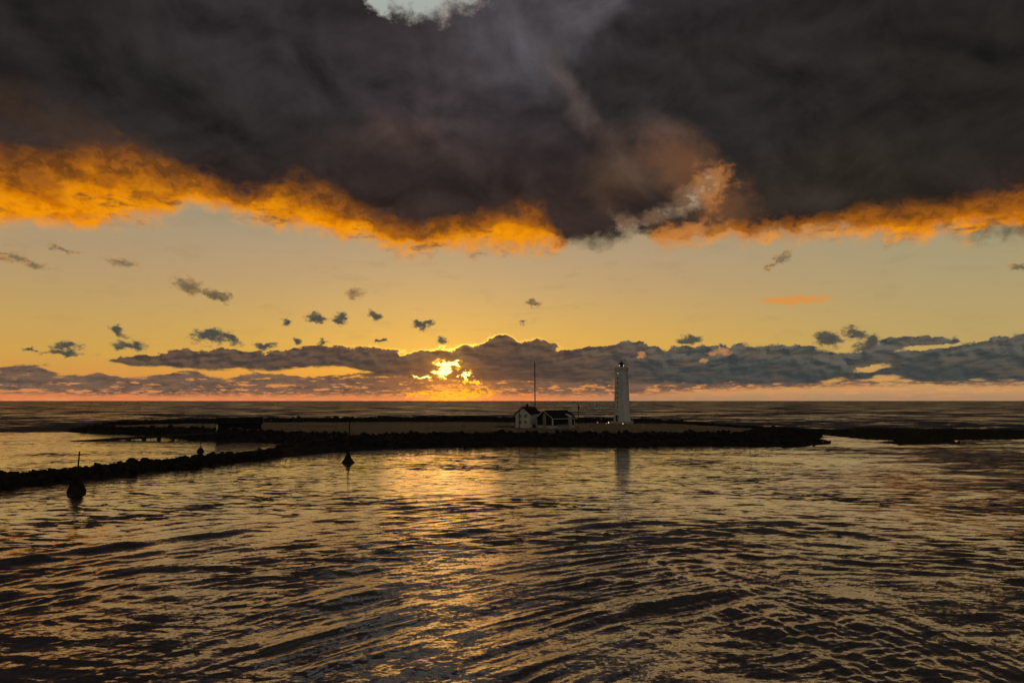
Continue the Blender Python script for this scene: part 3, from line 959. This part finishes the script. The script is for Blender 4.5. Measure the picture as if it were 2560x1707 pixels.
# ------------------------------------------------------------------ lighthouse
def lighthouse():
    x, y = at(1555.5, 1058, PLATEAU)
    face = math.atan2(-y, -x)
    root = thing('lighthouse', 'tall tapering white round lighthouse with black lantern on the grassy islet', 'lighthouse', (x, y, PLATEAU - 0.05), 0)
    H = 20.2
    def rad(z): return 3.32 - 0.86 * (z / H) ** 0.8
    prof = [(rad(z), z) for z in np.linspace(0, H, 28)]
    MB().lathe(prof, 64).build('tower', M['tower_wall'], root, smooth=False)
    MB().lathe([(4.4, -0.5), (4.4, 0.75), (4.25, 0.85), (3.0, 0.86)], 56).build('plinth', M['plinth'], root)
    # corbelled gallery with dark slots under the rail
    MB().lathe([(2.44, H - 0.35), (2.62, H), (2.70, H + 0.12), (2.70, H + 0.3), (2.3, H + 0.31)], 56).build('gallery_floor', M['tower_wall'], root)
    gal = MB()
    n = 18
    for k in range(n):
        a0 = 2 * math.pi * (k + 0.18) / n; a1 = 2 * math.pi * (k + 0.82) / n
        for (ra, rb, z0, z1, b0, b1) in [(2.50, 2.68, H + 0.62, H + 1.28, a0 - 0.064, a1 + 0.064)]:
            m_ = 5; vs = []
            for q in range(m_):
                t = b0 + (b1 - b0) * q / (m_ - 1)
                vs += [(ra * math.cos(t), ra * math.sin(t), z0), (rb * math.cos(t), rb * math.sin(t), z0), (rb * math.cos(t), rb * math.sin(t), z1), (ra * math.cos(t), ra * math.sin(t), z1)]
            fs = []
            for q in range(m_ - 1):
                for e in range(4):
                    fs.append((q * 4 + e, q * 4 + (e + 1) % 4, (q + 1) * 4 + (e + 1) % 4, (q + 1) * 4 + e))
            gal.add(vs, fs)
    par = gal.build('parapet', M['tower_wall'], root)
    piers = MB()
    for k in range(n):
        t = 2 * math.pi * k / n
        c, s_ = math.cos(t), math.sin(t)
        w = 0.17
        vs = [(c * r_ - s_ * sgn * w, s_ * r_ + c * sgn * w, z) for z in (H + 0.3, H + 1.36) for r_ in (2.46, 2.72) for sgn in (-1, 1)]
        piers.add(vs, [(0, 1, 3, 2), (4, 6, 7, 5), (0, 4, 5, 1), (2, 3, 7, 6), (0, 2, 6, 4), (1, 5, 7, 3)])
    piers.build('parapet_pier', M['tower_wall'], root)
    # windows: a line of small dark openings up the left of the tower
    wa = face - R(33)
    for py in (947, 958.5, 970.5, 983, 994.8, 1006, 1018):
        z = (1058 - py) * 0.1562
        rr_ = rad(z) + 0.012
        c, s_ = math.cos(wa), math.sin(wa)
        fr = MB(); gl = MB()
        def slab(mb, w, h, r0, r1):
            vs = [(c * r_ - s_ * sx_ * w, s_ * r_ + c * sx_ * w, z + sz_ * h) for r_ in (r0, r1) for sx_ in (-1, 1) for sz_ in (-1, 1)]
            mb.add(vs, [(0, 1, 3, 2), (4, 6, 7, 5), (0, 4, 5, 1), (2, 3, 7, 6), (0, 2, 6, 4), (1, 5, 7, 3)])
        slab(gl, 0.20, 0.34, rr_ - 0.3, rr_ + 0.03)
        w_ = gl.build('window', M['glass'], root)
        slab(fr, 0.28, 0.06, rr_ - 0.2, rr_ + 0.10)
        for v in range(len(fr.v)): fr.v[v] = (fr.v[v][0], fr.v[v][1], fr.v[v][2] - 0.40)
        fr.build('sill', M['plinth'], w_)
    # entrance door
    c, s_ = math.cos(wa - R(3)), math.sin(wa - R(3))
    def block(w0, w1, z0, z1, r0, r1, name, mat, par):
        vs = [(c * r_ - s_ * w, s_ * r_ + c * w, z) for r_ in (r0, r1) for w in (w0, w1) for z in (z0, z1)]
        return MB().add(vs, [(0, 1, 3, 2), (4, 6, 7, 5), (0, 4, 5, 1), (2, 3, 7, 6), (0, 2, 6, 4), (1, 5, 7, 3)]).build(name, mat, par)
    dr = block(-0.42, 0.42, 0.88, 3.05, 2.9, 3.30, 'door', M['dark_wall'], root)
    block(-0.60, -0.44, 0.88, 3.2, 2.9, 3.42, 'door_frame', M['plinth'], dr)
    block(0.44, 0.60, 0.88, 3.2, 2.9, 3.42, 'door_frame', M['plinth'], dr)
    block(-0.7, 0.7, 3.22, 3.42, 2.9, 3.6, 'door_hood', M['tower_wall'], dr)
    block(-0.7, 0.7, -0.3, 0.5, 4.3, 5.0, 'step', M['plinth'], root)
    # lantern
    LZ = H + 0.32
    MB().lathe([(1.12, LZ), (1.12, LZ + 1.0), (1.2, LZ + 1.02), (1.2, LZ + 1.1), (0.3, LZ + 1.11)], 32).build('lantern_base', M['iron'], root)
    la = MB()
    for k in range(10):
        t = 2 * math.pi * k / 10 + 0.2
        la.tube((1.08 * math.cos(t), 1.08 * math.sin(t), LZ + 1.1), (1.08 * math.cos(t), 1.08 * math.sin(t), LZ + 2.1), 0.05, n=6)
    for k in range(20):
        for zz in (LZ + 1.12, LZ + 2.08):
            a0 = 2 * math.pi * k / 20; a1 = 2 * math.pi * (k + 1) / 20
            la.tube((1.08 * math.cos(a0), 1.08 * math.sin(a0), zz), (1.08 * math.cos(a1), 1.08 * math.sin(a1), zz), 0.06, n=6)
    la.build('lantern_frame', M['iron'], root)
    for dx_ in (-0.8, 0.85):  # glowing cylinders added either side of the lens for the panes' pale glints
        MB().lathe([(0.10, LZ + 1.25), (0.2, LZ + 1.35), (0.2, LZ + 1.85), (0.1, LZ + 1.95)], 12, cx=dx_, cy=-0.1).build('lamp', M['lamp_amber'] if dx_ > 0 else M['lantern_glow'], root)
    MB().lathe([(0.25, LZ + 1.1), (0.42, LZ + 1.25), (0.45, LZ + 1.7), (0.2, LZ + 2.0)], 20).build('lens', M['iron'], root)
    MB().lathe([(1.28, LZ + 2.08), (1.3, LZ + 2.16), (0.95, LZ + 2.5), (0.5, LZ + 2.8), (0.2, LZ + 2.95), (0.2, LZ + 3.2), (0.26, LZ + 3.3), (0.1, LZ + 3.5)], 32).build('lantern_roof', M['iron'], root)
    MB().tube((0, 0, LZ + 3.4), (0, 0, LZ + 4.6), 0.06, 0.03, 8).build('finial', M['iron'], root)
    rail = MB()
    for k in range(24):
        a0 = 2 * math.pi * k / 24; a1 = 2 * math.pi * (k + 1) / 24
        rail.tube((1.75 * math.cos(a0), 1.75 * math.sin(a0), LZ + 1.25), (1.75 * math.cos(a1), 1.75 * math.sin(a1), LZ + 1.25), 0.025, n=6)
        if k % 2 == 0: rail.tube((1.75 * math.cos(a0), 1.75 * math.sin(a0), LZ), (1.75 * math.cos(a0), 1.75 * math.sin(a0), LZ + 1.25), 0.025, n=6)
    rail.build('railing', M['iron'], root)
    # small lit lamp high on the wall
    z = (1058 - 935.5) * 0.1562
    rr_ = rad(z)
    t = face - R(32)
    MB().lathe([(0.04, -0.07), (0.085, -0.04), (0.085, 0.05), (0.04, 0.07)], 12).build('wall_lamp', M['lamp_small'], root, loc=((rr_ + 0.1) * math.cos(t), (rr_ + 0.1) * math.sin(t), z))
lighthouse()

def flood(px, py, mat, label, z=PLATEAU, s=0.17):
    x, y = at(px, py, z)
    root = thing('ground_lamp', label, 'lamp', (x, y, z - 0.02), 0, 'small ground lamps by the lighthouse')
    MB().tube((0, 0, -0.2), (0, 0, 0.22), 0.05, n=8).build('stake', M['iron'], root)
    MB().box(-s * 1.1, s * 1.1, -s * 0.3, s * 0.8, 0.2, 0.2 + s * 1.7).build('housing', M['iron'], root)
    MB().box(-s, s, -s * 0.5, -s * 0.31, 0.22, 0.2 + s * 1.6).build('lamp_face', mat, root)
flood(1494, 1058, M['lamp_amber'], 'ground lamp farthest from the tower, dim warm light, on open grass', s=0.15)
flood(1521.5, 1058, M['lamp_white'], 'brightest ground lamp, on the grass just beside the tower plinth', s=0.15)
flood(1516.5, 1060, M['lamp_amber'], 'faint orange ground lamp close in front of the brightest one', s=0.11)
flood(1557.5, 1060.5, M['lamp_white'], 'small white ground lamp right at the foot of the tower front', s=0.11)

# ------------------------------------------------------------------ houses
def pane_window(root, xc, zc, w, h, axis, at_, sgn, frame='trim', lit=False):
    """window on a wall; axis 'y': wall at y=at_, faces sgn*y"""
    f = MB(); t = 0.09; d0, d1 = (at_ + sgn * 0.01, at_ + sgn * 0.07)
    if d0 > d1: d0, d1 = d1, d0
    def bx(mb, a0, a1, z0, z1, e0=d0, e1=d1):
        if axis == 'y': mb.box(a0, a1, e0, e1, z0, z1)
        else: mb.box(e0, e1, a0, a1, z0, z1)
    bx(f, xc - w/2 - t, xc - w/2, zc - h/2 - t, zc + h/2 + t); bx(f, xc + w/2, xc + w/2 + t, zc - h/2 - t, zc + h/2 + t)
    bx(f, xc - w/2, xc + w/2, zc + h/2, zc + h/2 + t); bx(f, xc - w/2, xc + w/2, zc - h/2 - t, zc - h/2)
    bx(f, xc - 0.025, xc + 0.025, zc - h/2, zc + h/2); bx(f, xc - w/2, xc - 0.025, zc + h*0.12, zc + h*0.12 + 0.05); bx(f, xc + 0.025, xc + w/2, zc + h*0.12, zc + h*0.12 + 0.05)
    win = f.build('window', M[frame], root)
    p = MB()
    e0, e1 = (at_ + sgn * 0.008, at_ + sgn * 0.03)
    if e0 > e1: e0, e1 = e1, e0
    bx(p, xc - w/2, xc + w/2, zc - h/2, zc + h/2, e0, e1)
    p.build('pane', M['glass'], win)
    return win

def gable_house(root, W, L, eave, ridge, wall, roofm, over=0.35, base=-0.4):
    """gable end on the -x side, long side along x; origin at the near (front) corner: x 0..L, y 0..W"""
    MB().prism([(0, base), (W, base), (W, eave), (W/2, ridge), (0, eave)], 'x', 0, L).build('wall', wall, root)
    th = 0.16; r = MB()
    sl = (ridge - eave) / (W / 2)
    for s in (-1, 1):
        y0 = W/2; y1 = W/2 + s * (W/2 + over); z1 = ridge - sl * (W/2 + over)
        vs = [(-over, y0, ridge + 0.02), (L + over, y0, ridge + 0.02), (L + over, y1, z1 + 0.02), (-over, y1, z1 + 0.02)]
        vs += [(a, b, c_ + th) for a, b, c_ in vs]
        r.add(vs, [(0, 3, 2, 1), (4, 5, 6, 7), (0, 1, 5, 4), (1, 2, 6, 5), (2, 3, 7, 6), (3, 0, 4, 7)])
    return r.build('roof', roofm, root)

def house_one():
    # gable turned towards the viewer's left
    nx_, ny_ = at(1326, 1069.5, PLATEAU)
    rz = R(90 - 29)
    # local x runs away along the side wall, local y to the viewer's left along the gable
    root = thing('white_house', 'two storey white house with dark gabled roof left of the dark wooden house', 'house', (nx_, ny_, PLATEAU), rz)
    W, L, eave, ridge = 5.35, 7.4, 4.55, 6.55
    rf = gable_house(root, W, L, eave, ridge, M['white_wall'], M['roof'], 0.28)
    for yy in (W * 0.32, W * 0.68 + 0.0):
        pane_window(root, yy, 3.75, 0.82, 1.05, 'x', 0.0, -1)
        pane_window(root, yy, 1.75, 0.82, 1.05, 'x', 0.0, -1)
    MB().box(-0.03, -0.004, 0.0, W, 0.62, 0.72).build('string_course', M['plinth'], root)
    MB().box(L * 0.36, L * 0.36 + 0.5, W/2 - 0.28, W/2 + 0.28, ridge - 0.3, ridge + 1.05).build('chimney', M['roof'], rf)
    MB().box(1.6, 3.0, -0.06, -0.003, 0.0, 1.1).build('cellar_hatch', M['wood'], root)
    for k, xx in enumerate((1.9, 4.9)):
        pass
    bg_ = MB()
    sl = (ridge - eave) / (W / 2)
    for s in (-1, 1):
        y0 = W/2; y1 = W/2 + s * (W/2 + 0.28); z1 = ridge - sl * (W/2 + 0.28)
        vs = [(-0.31, y0, ridge + 0.0), (-0.285, y0, ridge), (-0.285, y1, z1), (-0.31, y1, z1)]
        vs += [(a, b, c_ - 0.16) for a, b, c_ in vs]
        bg_.add(vs, [(0, 3, 2, 1), (4, 5, 6, 7), (0, 1, 5, 4), (1, 2, 6, 5), (2, 3, 7, 6), (3, 0, 4, 7)])
    bg_.build('barge_board', M['roof'], root)
    return root
house_one()

def house_two():
    nx_, ny_ = at(1382, 1071, PLATEAU)
    rz = R(90 - 47)
    root = thing('dark_wooden_house', 'single storey black boarded house with white trim and white plinth', 'house', (nx_, ny_, PLATEAU), rz)
    W, L, eave, ridge = 7.1, 10.2, 3.25, 5.45
    pl = MB()
    pl.box(-0.06, L + 0.06, -0.06, W + 0.06, -0.3, 0.88).build('plinth', M['plinth'], root)
    rf = gable_house(root, W, L, eave, ridge, M['dark_wall'], M['roof'], 0.4, base=0.85)
    sl = (ridge - eave) / (W / 2)
    # white barge boards and eave board
    def board(x0, x1):
        b_ = MB()
        for s in (-1, 1):
            y0 = W/2; y1 = W/2 + s * (W/2 + 0.4); z1 = ridge - sl * (W/2 + 0.4)
            vs = [(x0, y0, ridge + 0.15), (x1, y0, ridge + 0.15), (x1, y1, z1 + 0.15), (x0, y1, z1 + 0.15)]
            vs += [(a, b, c_ - 0.27) for a, b, c_ in vs]
            b_.add(vs, [(0, 3, 2, 1), (4, 5, 6, 7), (0, 1, 5, 4), (1, 2, 6, 5), (2, 3, 7, 6), (3, 0, 4, 7)])
        return b_.build('barge_board', M['trim'], root)
    board(-0.47, -0.41)
    MB().box(-0.4, L + 0.4, -0.47, -0.41, eave - 0.36, eave - 0.18).build('eave_board', M['trim'], root)
    # corner boards
    for (x0, x1, y0, y1) in [(-0.05, -0.005, -0.02, 0.26), (-0.05, -0.005, W - 0.2, W + 0.02), (0.0, 0.26, -0.05, -0.005), (L - 0.2, L, -0.05, -0.005)]:
        MB().box(x0, x1, y0, y1, 0.9, eave - 0.02).build('corner_board', M['trim'], root)
    # tall glazed strip in the gable
    ws = MB(); yc = W/2
    for yy in (-0.62, -0.04, 0.54):
        ws.box(-0.075, -0.01, yc + yy, yc + yy + 0.1, 0.0, ridge - 0.95 if yy != -0.04 else ridge - 0.5)
    for z in (0.75, 1.5, 2.3, 3.1, 3.9):
        ws.box(-0.07, -0.012, yc - 0.52, yc - 0.04, z, z + 0.09); ws.box(-0.07, -0.012, yc + 0.06, yc + 0.54, z, z + 0.09)
    w_ = ws.build('stair_window', M['trim'], root)
    MB().box(-0.062, -0.06 + 0.02, yc - 0.52, yc + 0.54, 0.1, 4.2).build('pane', M['glass'], w_)
    # white porch with its own little roof on the long side
    px0, px1 = 6.9, 7.9
    MB().box(px0, px1, -0.9, -0.06, 0.0, 3.55).build('porch', M['plinth'], root)
    prf = MB(); vs = [(px0 - 1.6, -1.1, 4.35), (px1 + 0.15, -1.1, 3.55), (px1 + 0.15, 1.2, 3.9), (px0 - 1.6, 1.2, 4.7)]
    vs = [(px0 - 0.2, -1.1, 3.58), (px1 + 0.2, -1.1, 3.58), (px1 + 0.2, 1.1, 4.30), (px0 - 0.2, 1.1, 4.30)]
    vs += [(a, b, c_ + 0.14) for a, b, c_ in vs]
    prf.add(vs, [(0, 3, 2, 1), (4, 5, 6, 7), (0, 1, 5, 4), (1, 2, 6, 5), (2, 3, 7, 6), (3, 0, 4, 7)]).build('porch_roof', M['trim'], root)
    for xx in (2.05, 3.75, 5.45):
        wl = MB().box(xx, xx + 0.75, -0.55, -0.07, 0.0, 1.15)
        b_ = wl.build('window_well', M['plinth'], root)
        MB().box(xx + 0.12, xx + 0.63, -0.58, -0.555, 0.55, 1.0).build('pane', M['glass'], b_)
    return root
house_two()

def barn():
    x0, y0 = at(541, 1080, 1.95)
    ang = math.atan2(0.38, 0.925)
    root = thing('boat_shed', 'long low black wooden shed with a pale left end wall beside the lagoon', 'shed', (x0, y0, 2.0), ang)
    W, L, eave, ridge = 5.0, 12.6, 2.45, 4.05
    rf = gable_house(root, W, L, eave, ridge, M['dark_wall'], M['roof'], 0.3, base=-0.9)
    MB().box(-0.06, -0.004, -0.02, W + 0.02, -0.4, eave - 0.05).build('pale_end_cladding', M['trim'], root)
    MB().box(-0.055, 0.42, -0.07, -0.004, -0.4, eave - 0.1).build('corner_board', M['trim'], root)
    for (xc, w, h, z) in [(3.6, 0.6, 0.55, 1.55), (8.9, 0.45, 0.45, 1.5), (9.8, 0.45, 0.4, 1.5), (10.6, 0.4, 0.4, 1.5), (11.4, 0.45, 0.45, 1.55)]:
        pane_window(root, xc, z, w * 0.8, h * 0.8, 'y', 0.0, -1, 'wood')
    MB().box(3.0, 4.4, -0.12, -0.004, 0.95, 1.05).build('sill', M['plinth'], root)
    MB().box(5.6, 7.0, -0.12, -0.004, 1.0, 1.08).build('sill', M['plinth'], root)
barn()

# ------------------------------------------------------------------ slipway
def slipway():
    A = at(150, 1103, 0.0); B = atd(575, 1077, 204)
    A3 = Vector((A[0], A[1], -0.15)); B3 = Vector((B[0], B[1], B[2]))
    root = thing('slipway', 'long sloping boat slipway on short piers running from the shed down into the lagoon', 'slipway', A3)
    v = B3 - A3
    t = Vector((v.x, v.y, 0)).normalized(); n = Vector((-t.y, t.x, 0))
    w = 0.85
    def pt(f, o, dz): return v * f + n * o + Vector((0, 0, dz))
    d = MB()
    N = 40
    vs = []
    for k in range(N + 1):
        f = k / N
        for (o, dz) in ((-w, -0.62), (w, -0.62), (w, 0), (-w, 0)): vs.append(pt(f, o, dz))
    fs = [(0, 1, 2, 3), tuple(4 * N + i for i in (3, 2, 1, 0))]
    for k in range(N):
        for e in range(4): fs.append((4*k + e, 4*k + (e+1) % 4, 4*(k+1) + (e+1) % 4, 4*(k+1) + e))
    d.add(vs, fs).build('deck', M['concrete'], root)
    for s in (-1, 1):
        MB().tube(pt(0.06, s * 0.55, 0.07), pt(0.99, s * 0.55, 0.07), 0.06, n=6).build('rail', M['iron'], root)
    for px in (293, 330, 368, 405, 440):
        # fraction along the deck where it stands
        X, Y = A3.x + v.x, A3.y + v.y
        best = min(range(1000), key=lambda i: abs((A3.x + v.x * i / 1000) / (A3.y + v.y * i / 1000) - (px - 1280) / 1706.7))
        f = best / 1000
        p = v * f
        z1 = p.z - 0.6
        MB().add([p + t * a + n * b_ + Vector((0, 0, c_)) for c_, k in ((-1.6 - p.z, 1.2), (z1 - p.z, 1.0)) for a, b_ in ((-0.4 * k, -0.8), (0.4 * k, -0.8), (0.4 * k, 0.8), (-0.4 * k, 0.8))],
                 [(0, 1, 2, 3), (7, 6, 5, 4), (0, 4, 5, 1), (1, 5, 6, 2), (2, 6, 7, 3), (3, 7, 4, 0)]).build('pier', M['concrete'], root)
slipway()

# ------------------------------------------------------------------ masts, poles, wires
def mast():
    x, y, _ = atd(1338, 1040, 238)
    root = thing('radio_mast', 'very tall thin black mast rising behind the white house', 'mast', (x, y, PLATEAU))
    ht = CAM_H + 95.5 * 238 / 1707 - PLATEAU
    MB().tube((0, 0, -0.5), (-0.1, 0, ht), 0.21, 0.15, 10).build('shaft', M['wood'], root)
    MB().box(-0.35, 0.35, -0.35, 0.35, -0.2, 0.25).build('foot', M['plinth'], root)
mast()
def utility_pole(px, pyb, pyt, z, label, arm):
    x, y = at(px, pyb, z)
    d = y
    top = CAM_H - (pyt - 1001) * d / 1707 - z
    root = thing('utility_pole', label, 'pole', (x, y, z), 0, 'wooden power poles on the islet')
    MB().tube((0, 0, -0.6), (0, 0, top), 0.13, 0.09, 10).build('post', M['wood'], root)
    if arm:
        MB().box(-0.5, 0.5, -0.05, 0.05, top - 0.75, top - 0.62).build('crossarm', M['wood'], root)
        for s in (-0.42, 0.42):
            MB().lathe([(0.03, top - 0.62), (0.06, top - 0.56), (0.06, top - 0.48), (0.03, top - 0.44)], 8, cx=s).build('insulator', M['iron'], root)
        MB().box(-0.28, 0.28, -0.3, -0.1, top - 1.75, top - 0.95).build('transformer', M['iron'], root)
    else:
        for s in (-0.12, 0.12):
            MB().lathe([(0.03, top - 0.5), (0.06, top - 0.44), (0.06, top - 0.36), (0.03, top - 0.32)], 8, cx=s).build('insulator', M['iron'], root)
    return x, y, z + top
pA = utility_pole(1298, 1080, 1026, PLATEAU - 0.1, 'plain pole standing in front of the white house gable', False)
pB = utility_pole(1447, 1068.5, 1008.5, PLATEAU, 'pole with a crossarm and box between the dark house and the lighthouse', True)
def wire(name, p, q, sag, label):
    mb = MB(); N = 14
    pts = []
    for k in range(N + 1):
        t = k / N
        pts.append((p[0] + (q[0] - p[0]) * t, p[1] + (q[1] - p[1]) * t, p[2] + (q[2] - p[2]) * t - sag * 4 * t * (1 - t)))
    for a, b_ in zip(pts[:-1], pts[1:]): mb.tube(a, b_, 0.018, n=5)
    tag(mb.build(name, M['iron']), label, 'wire')
wire('power_line', (pA[0], pA[1], pA[2] - 0.4), (pB[0], pB[1], pB[2] - 0.5), 0.5, 'thin power line strung between the two poles past the houses')
lh = at(1540, 1058, PLATEAU)
wire('power_line', (pB[0], pB[1], pB[2] - 0.5), (lh[0] - 0.2, lh[1], PLATEAU + 4.5), 0.4, 'thin power line running from the crossarm pole to the lighthouse')
bs = at(651, 1076, 2.5)
wire('power_line', (pA[0], pA[1], pA[2] - 0.4), (bs[0], bs[1] + 1.2, 4.9), 1.1, 'long thin power line running left from the plain pole to the shed')

# ------------------------------------------------------------------ small things on the grass
def post(px, pyb, h, mat, label, r_=0.07):
    x, y = at(px, pyb, PLATEAU)
    root = thing('marker_post', label, 'post', (x, y, PLATEAU), 0, 'small posts in the grass')
    MB().tube((0, 0, -0.6), (0, 0, h), r_, r_ * 0.9, 8).build('shaft', M[mat], root)
    MB().lathe([(r_ * 1.5, h - 0.02), (r_ * 1.5, h + 0.06), (r_ * 0.5, h + 0.1)], 8).build('cap', M[mat], root)
post(659, 1058, 1.7, 'pale_post', 'pale slim post just right of the shed, the nearer of two to it')
post(677, 1058, 1.6, 'pale_post', 'pale slim post a little right of the other, in front of the far rocks', 0.09)
post(1113, 1066, 0.8, 'wood', 'short dark post standing alone in the grass left of the bench')
post(1475, 1066.5, 0.75, 'wood', 'short dark post, left one of a pair right of the crossarm pole', 0.1)
post(1479, 1066.5, 0.85, 'wood', 'short dark post, right one of a pair right of the crossarm pole', 0.08)

def bench():
    x, y = at(1159, 1067, PLATEAU)
    root = thing('picnic_table', 'low dark picnic table alone on the grass left of the white house', 'table', (x, y, PLATEAU), R(8))
    MB().box(-0.9, 0.9, -0.35, 0.35, 0.68, 0.75).build('tabletop', M['wood'], root)
    for s in (-0.72, 0.52):
        MB().box(-0.9, 0.9, s, s + 0.22, 0.40, 0.46).build('seat', M['wood'], root)
    for s in (-0.65, 0.65):
        MB().box(s - 0.04, s + 0.04, -0.7, 0.7, 0.30, 0.39).build('brace', M['wood'], root)
        for q in (-1, 1):
            MB().tube((s, q * 0.62, -0.25), (s, q * 0.25, 0.68), 0.05, n=6).build('leg', M['wood'], root)
bench()
def low_wall():
    a = at(1238, 1067.5, PLATEAU); b_ = at(1289, 1067.5, PLATEAU)
    cxx = ((a[0] + b_[0]) / 2, (a[1] + b_[1]) / 2)
    r_ = np.random.default_rng(5)
    pts = []; sz = []
    L = b_[0] - a[0]
    for k in range(90):
        pts.append((r_.uniform(-L/2, L/2), r_.normal(0, 0.15), r_.uniform(-0.05, 0.32))); sz.append(r_.uniform(0.13, 0.24))
    V, F = rock_cloud(pts, sz, r_)
    o = mesh_np('low_stone_wall', V, F, M['rock'])
    o.location = (*cxx, PLATEAU)
    tag(o, 'low dark stone wall on the grass running left from the white house', 'wall')
low_wall()
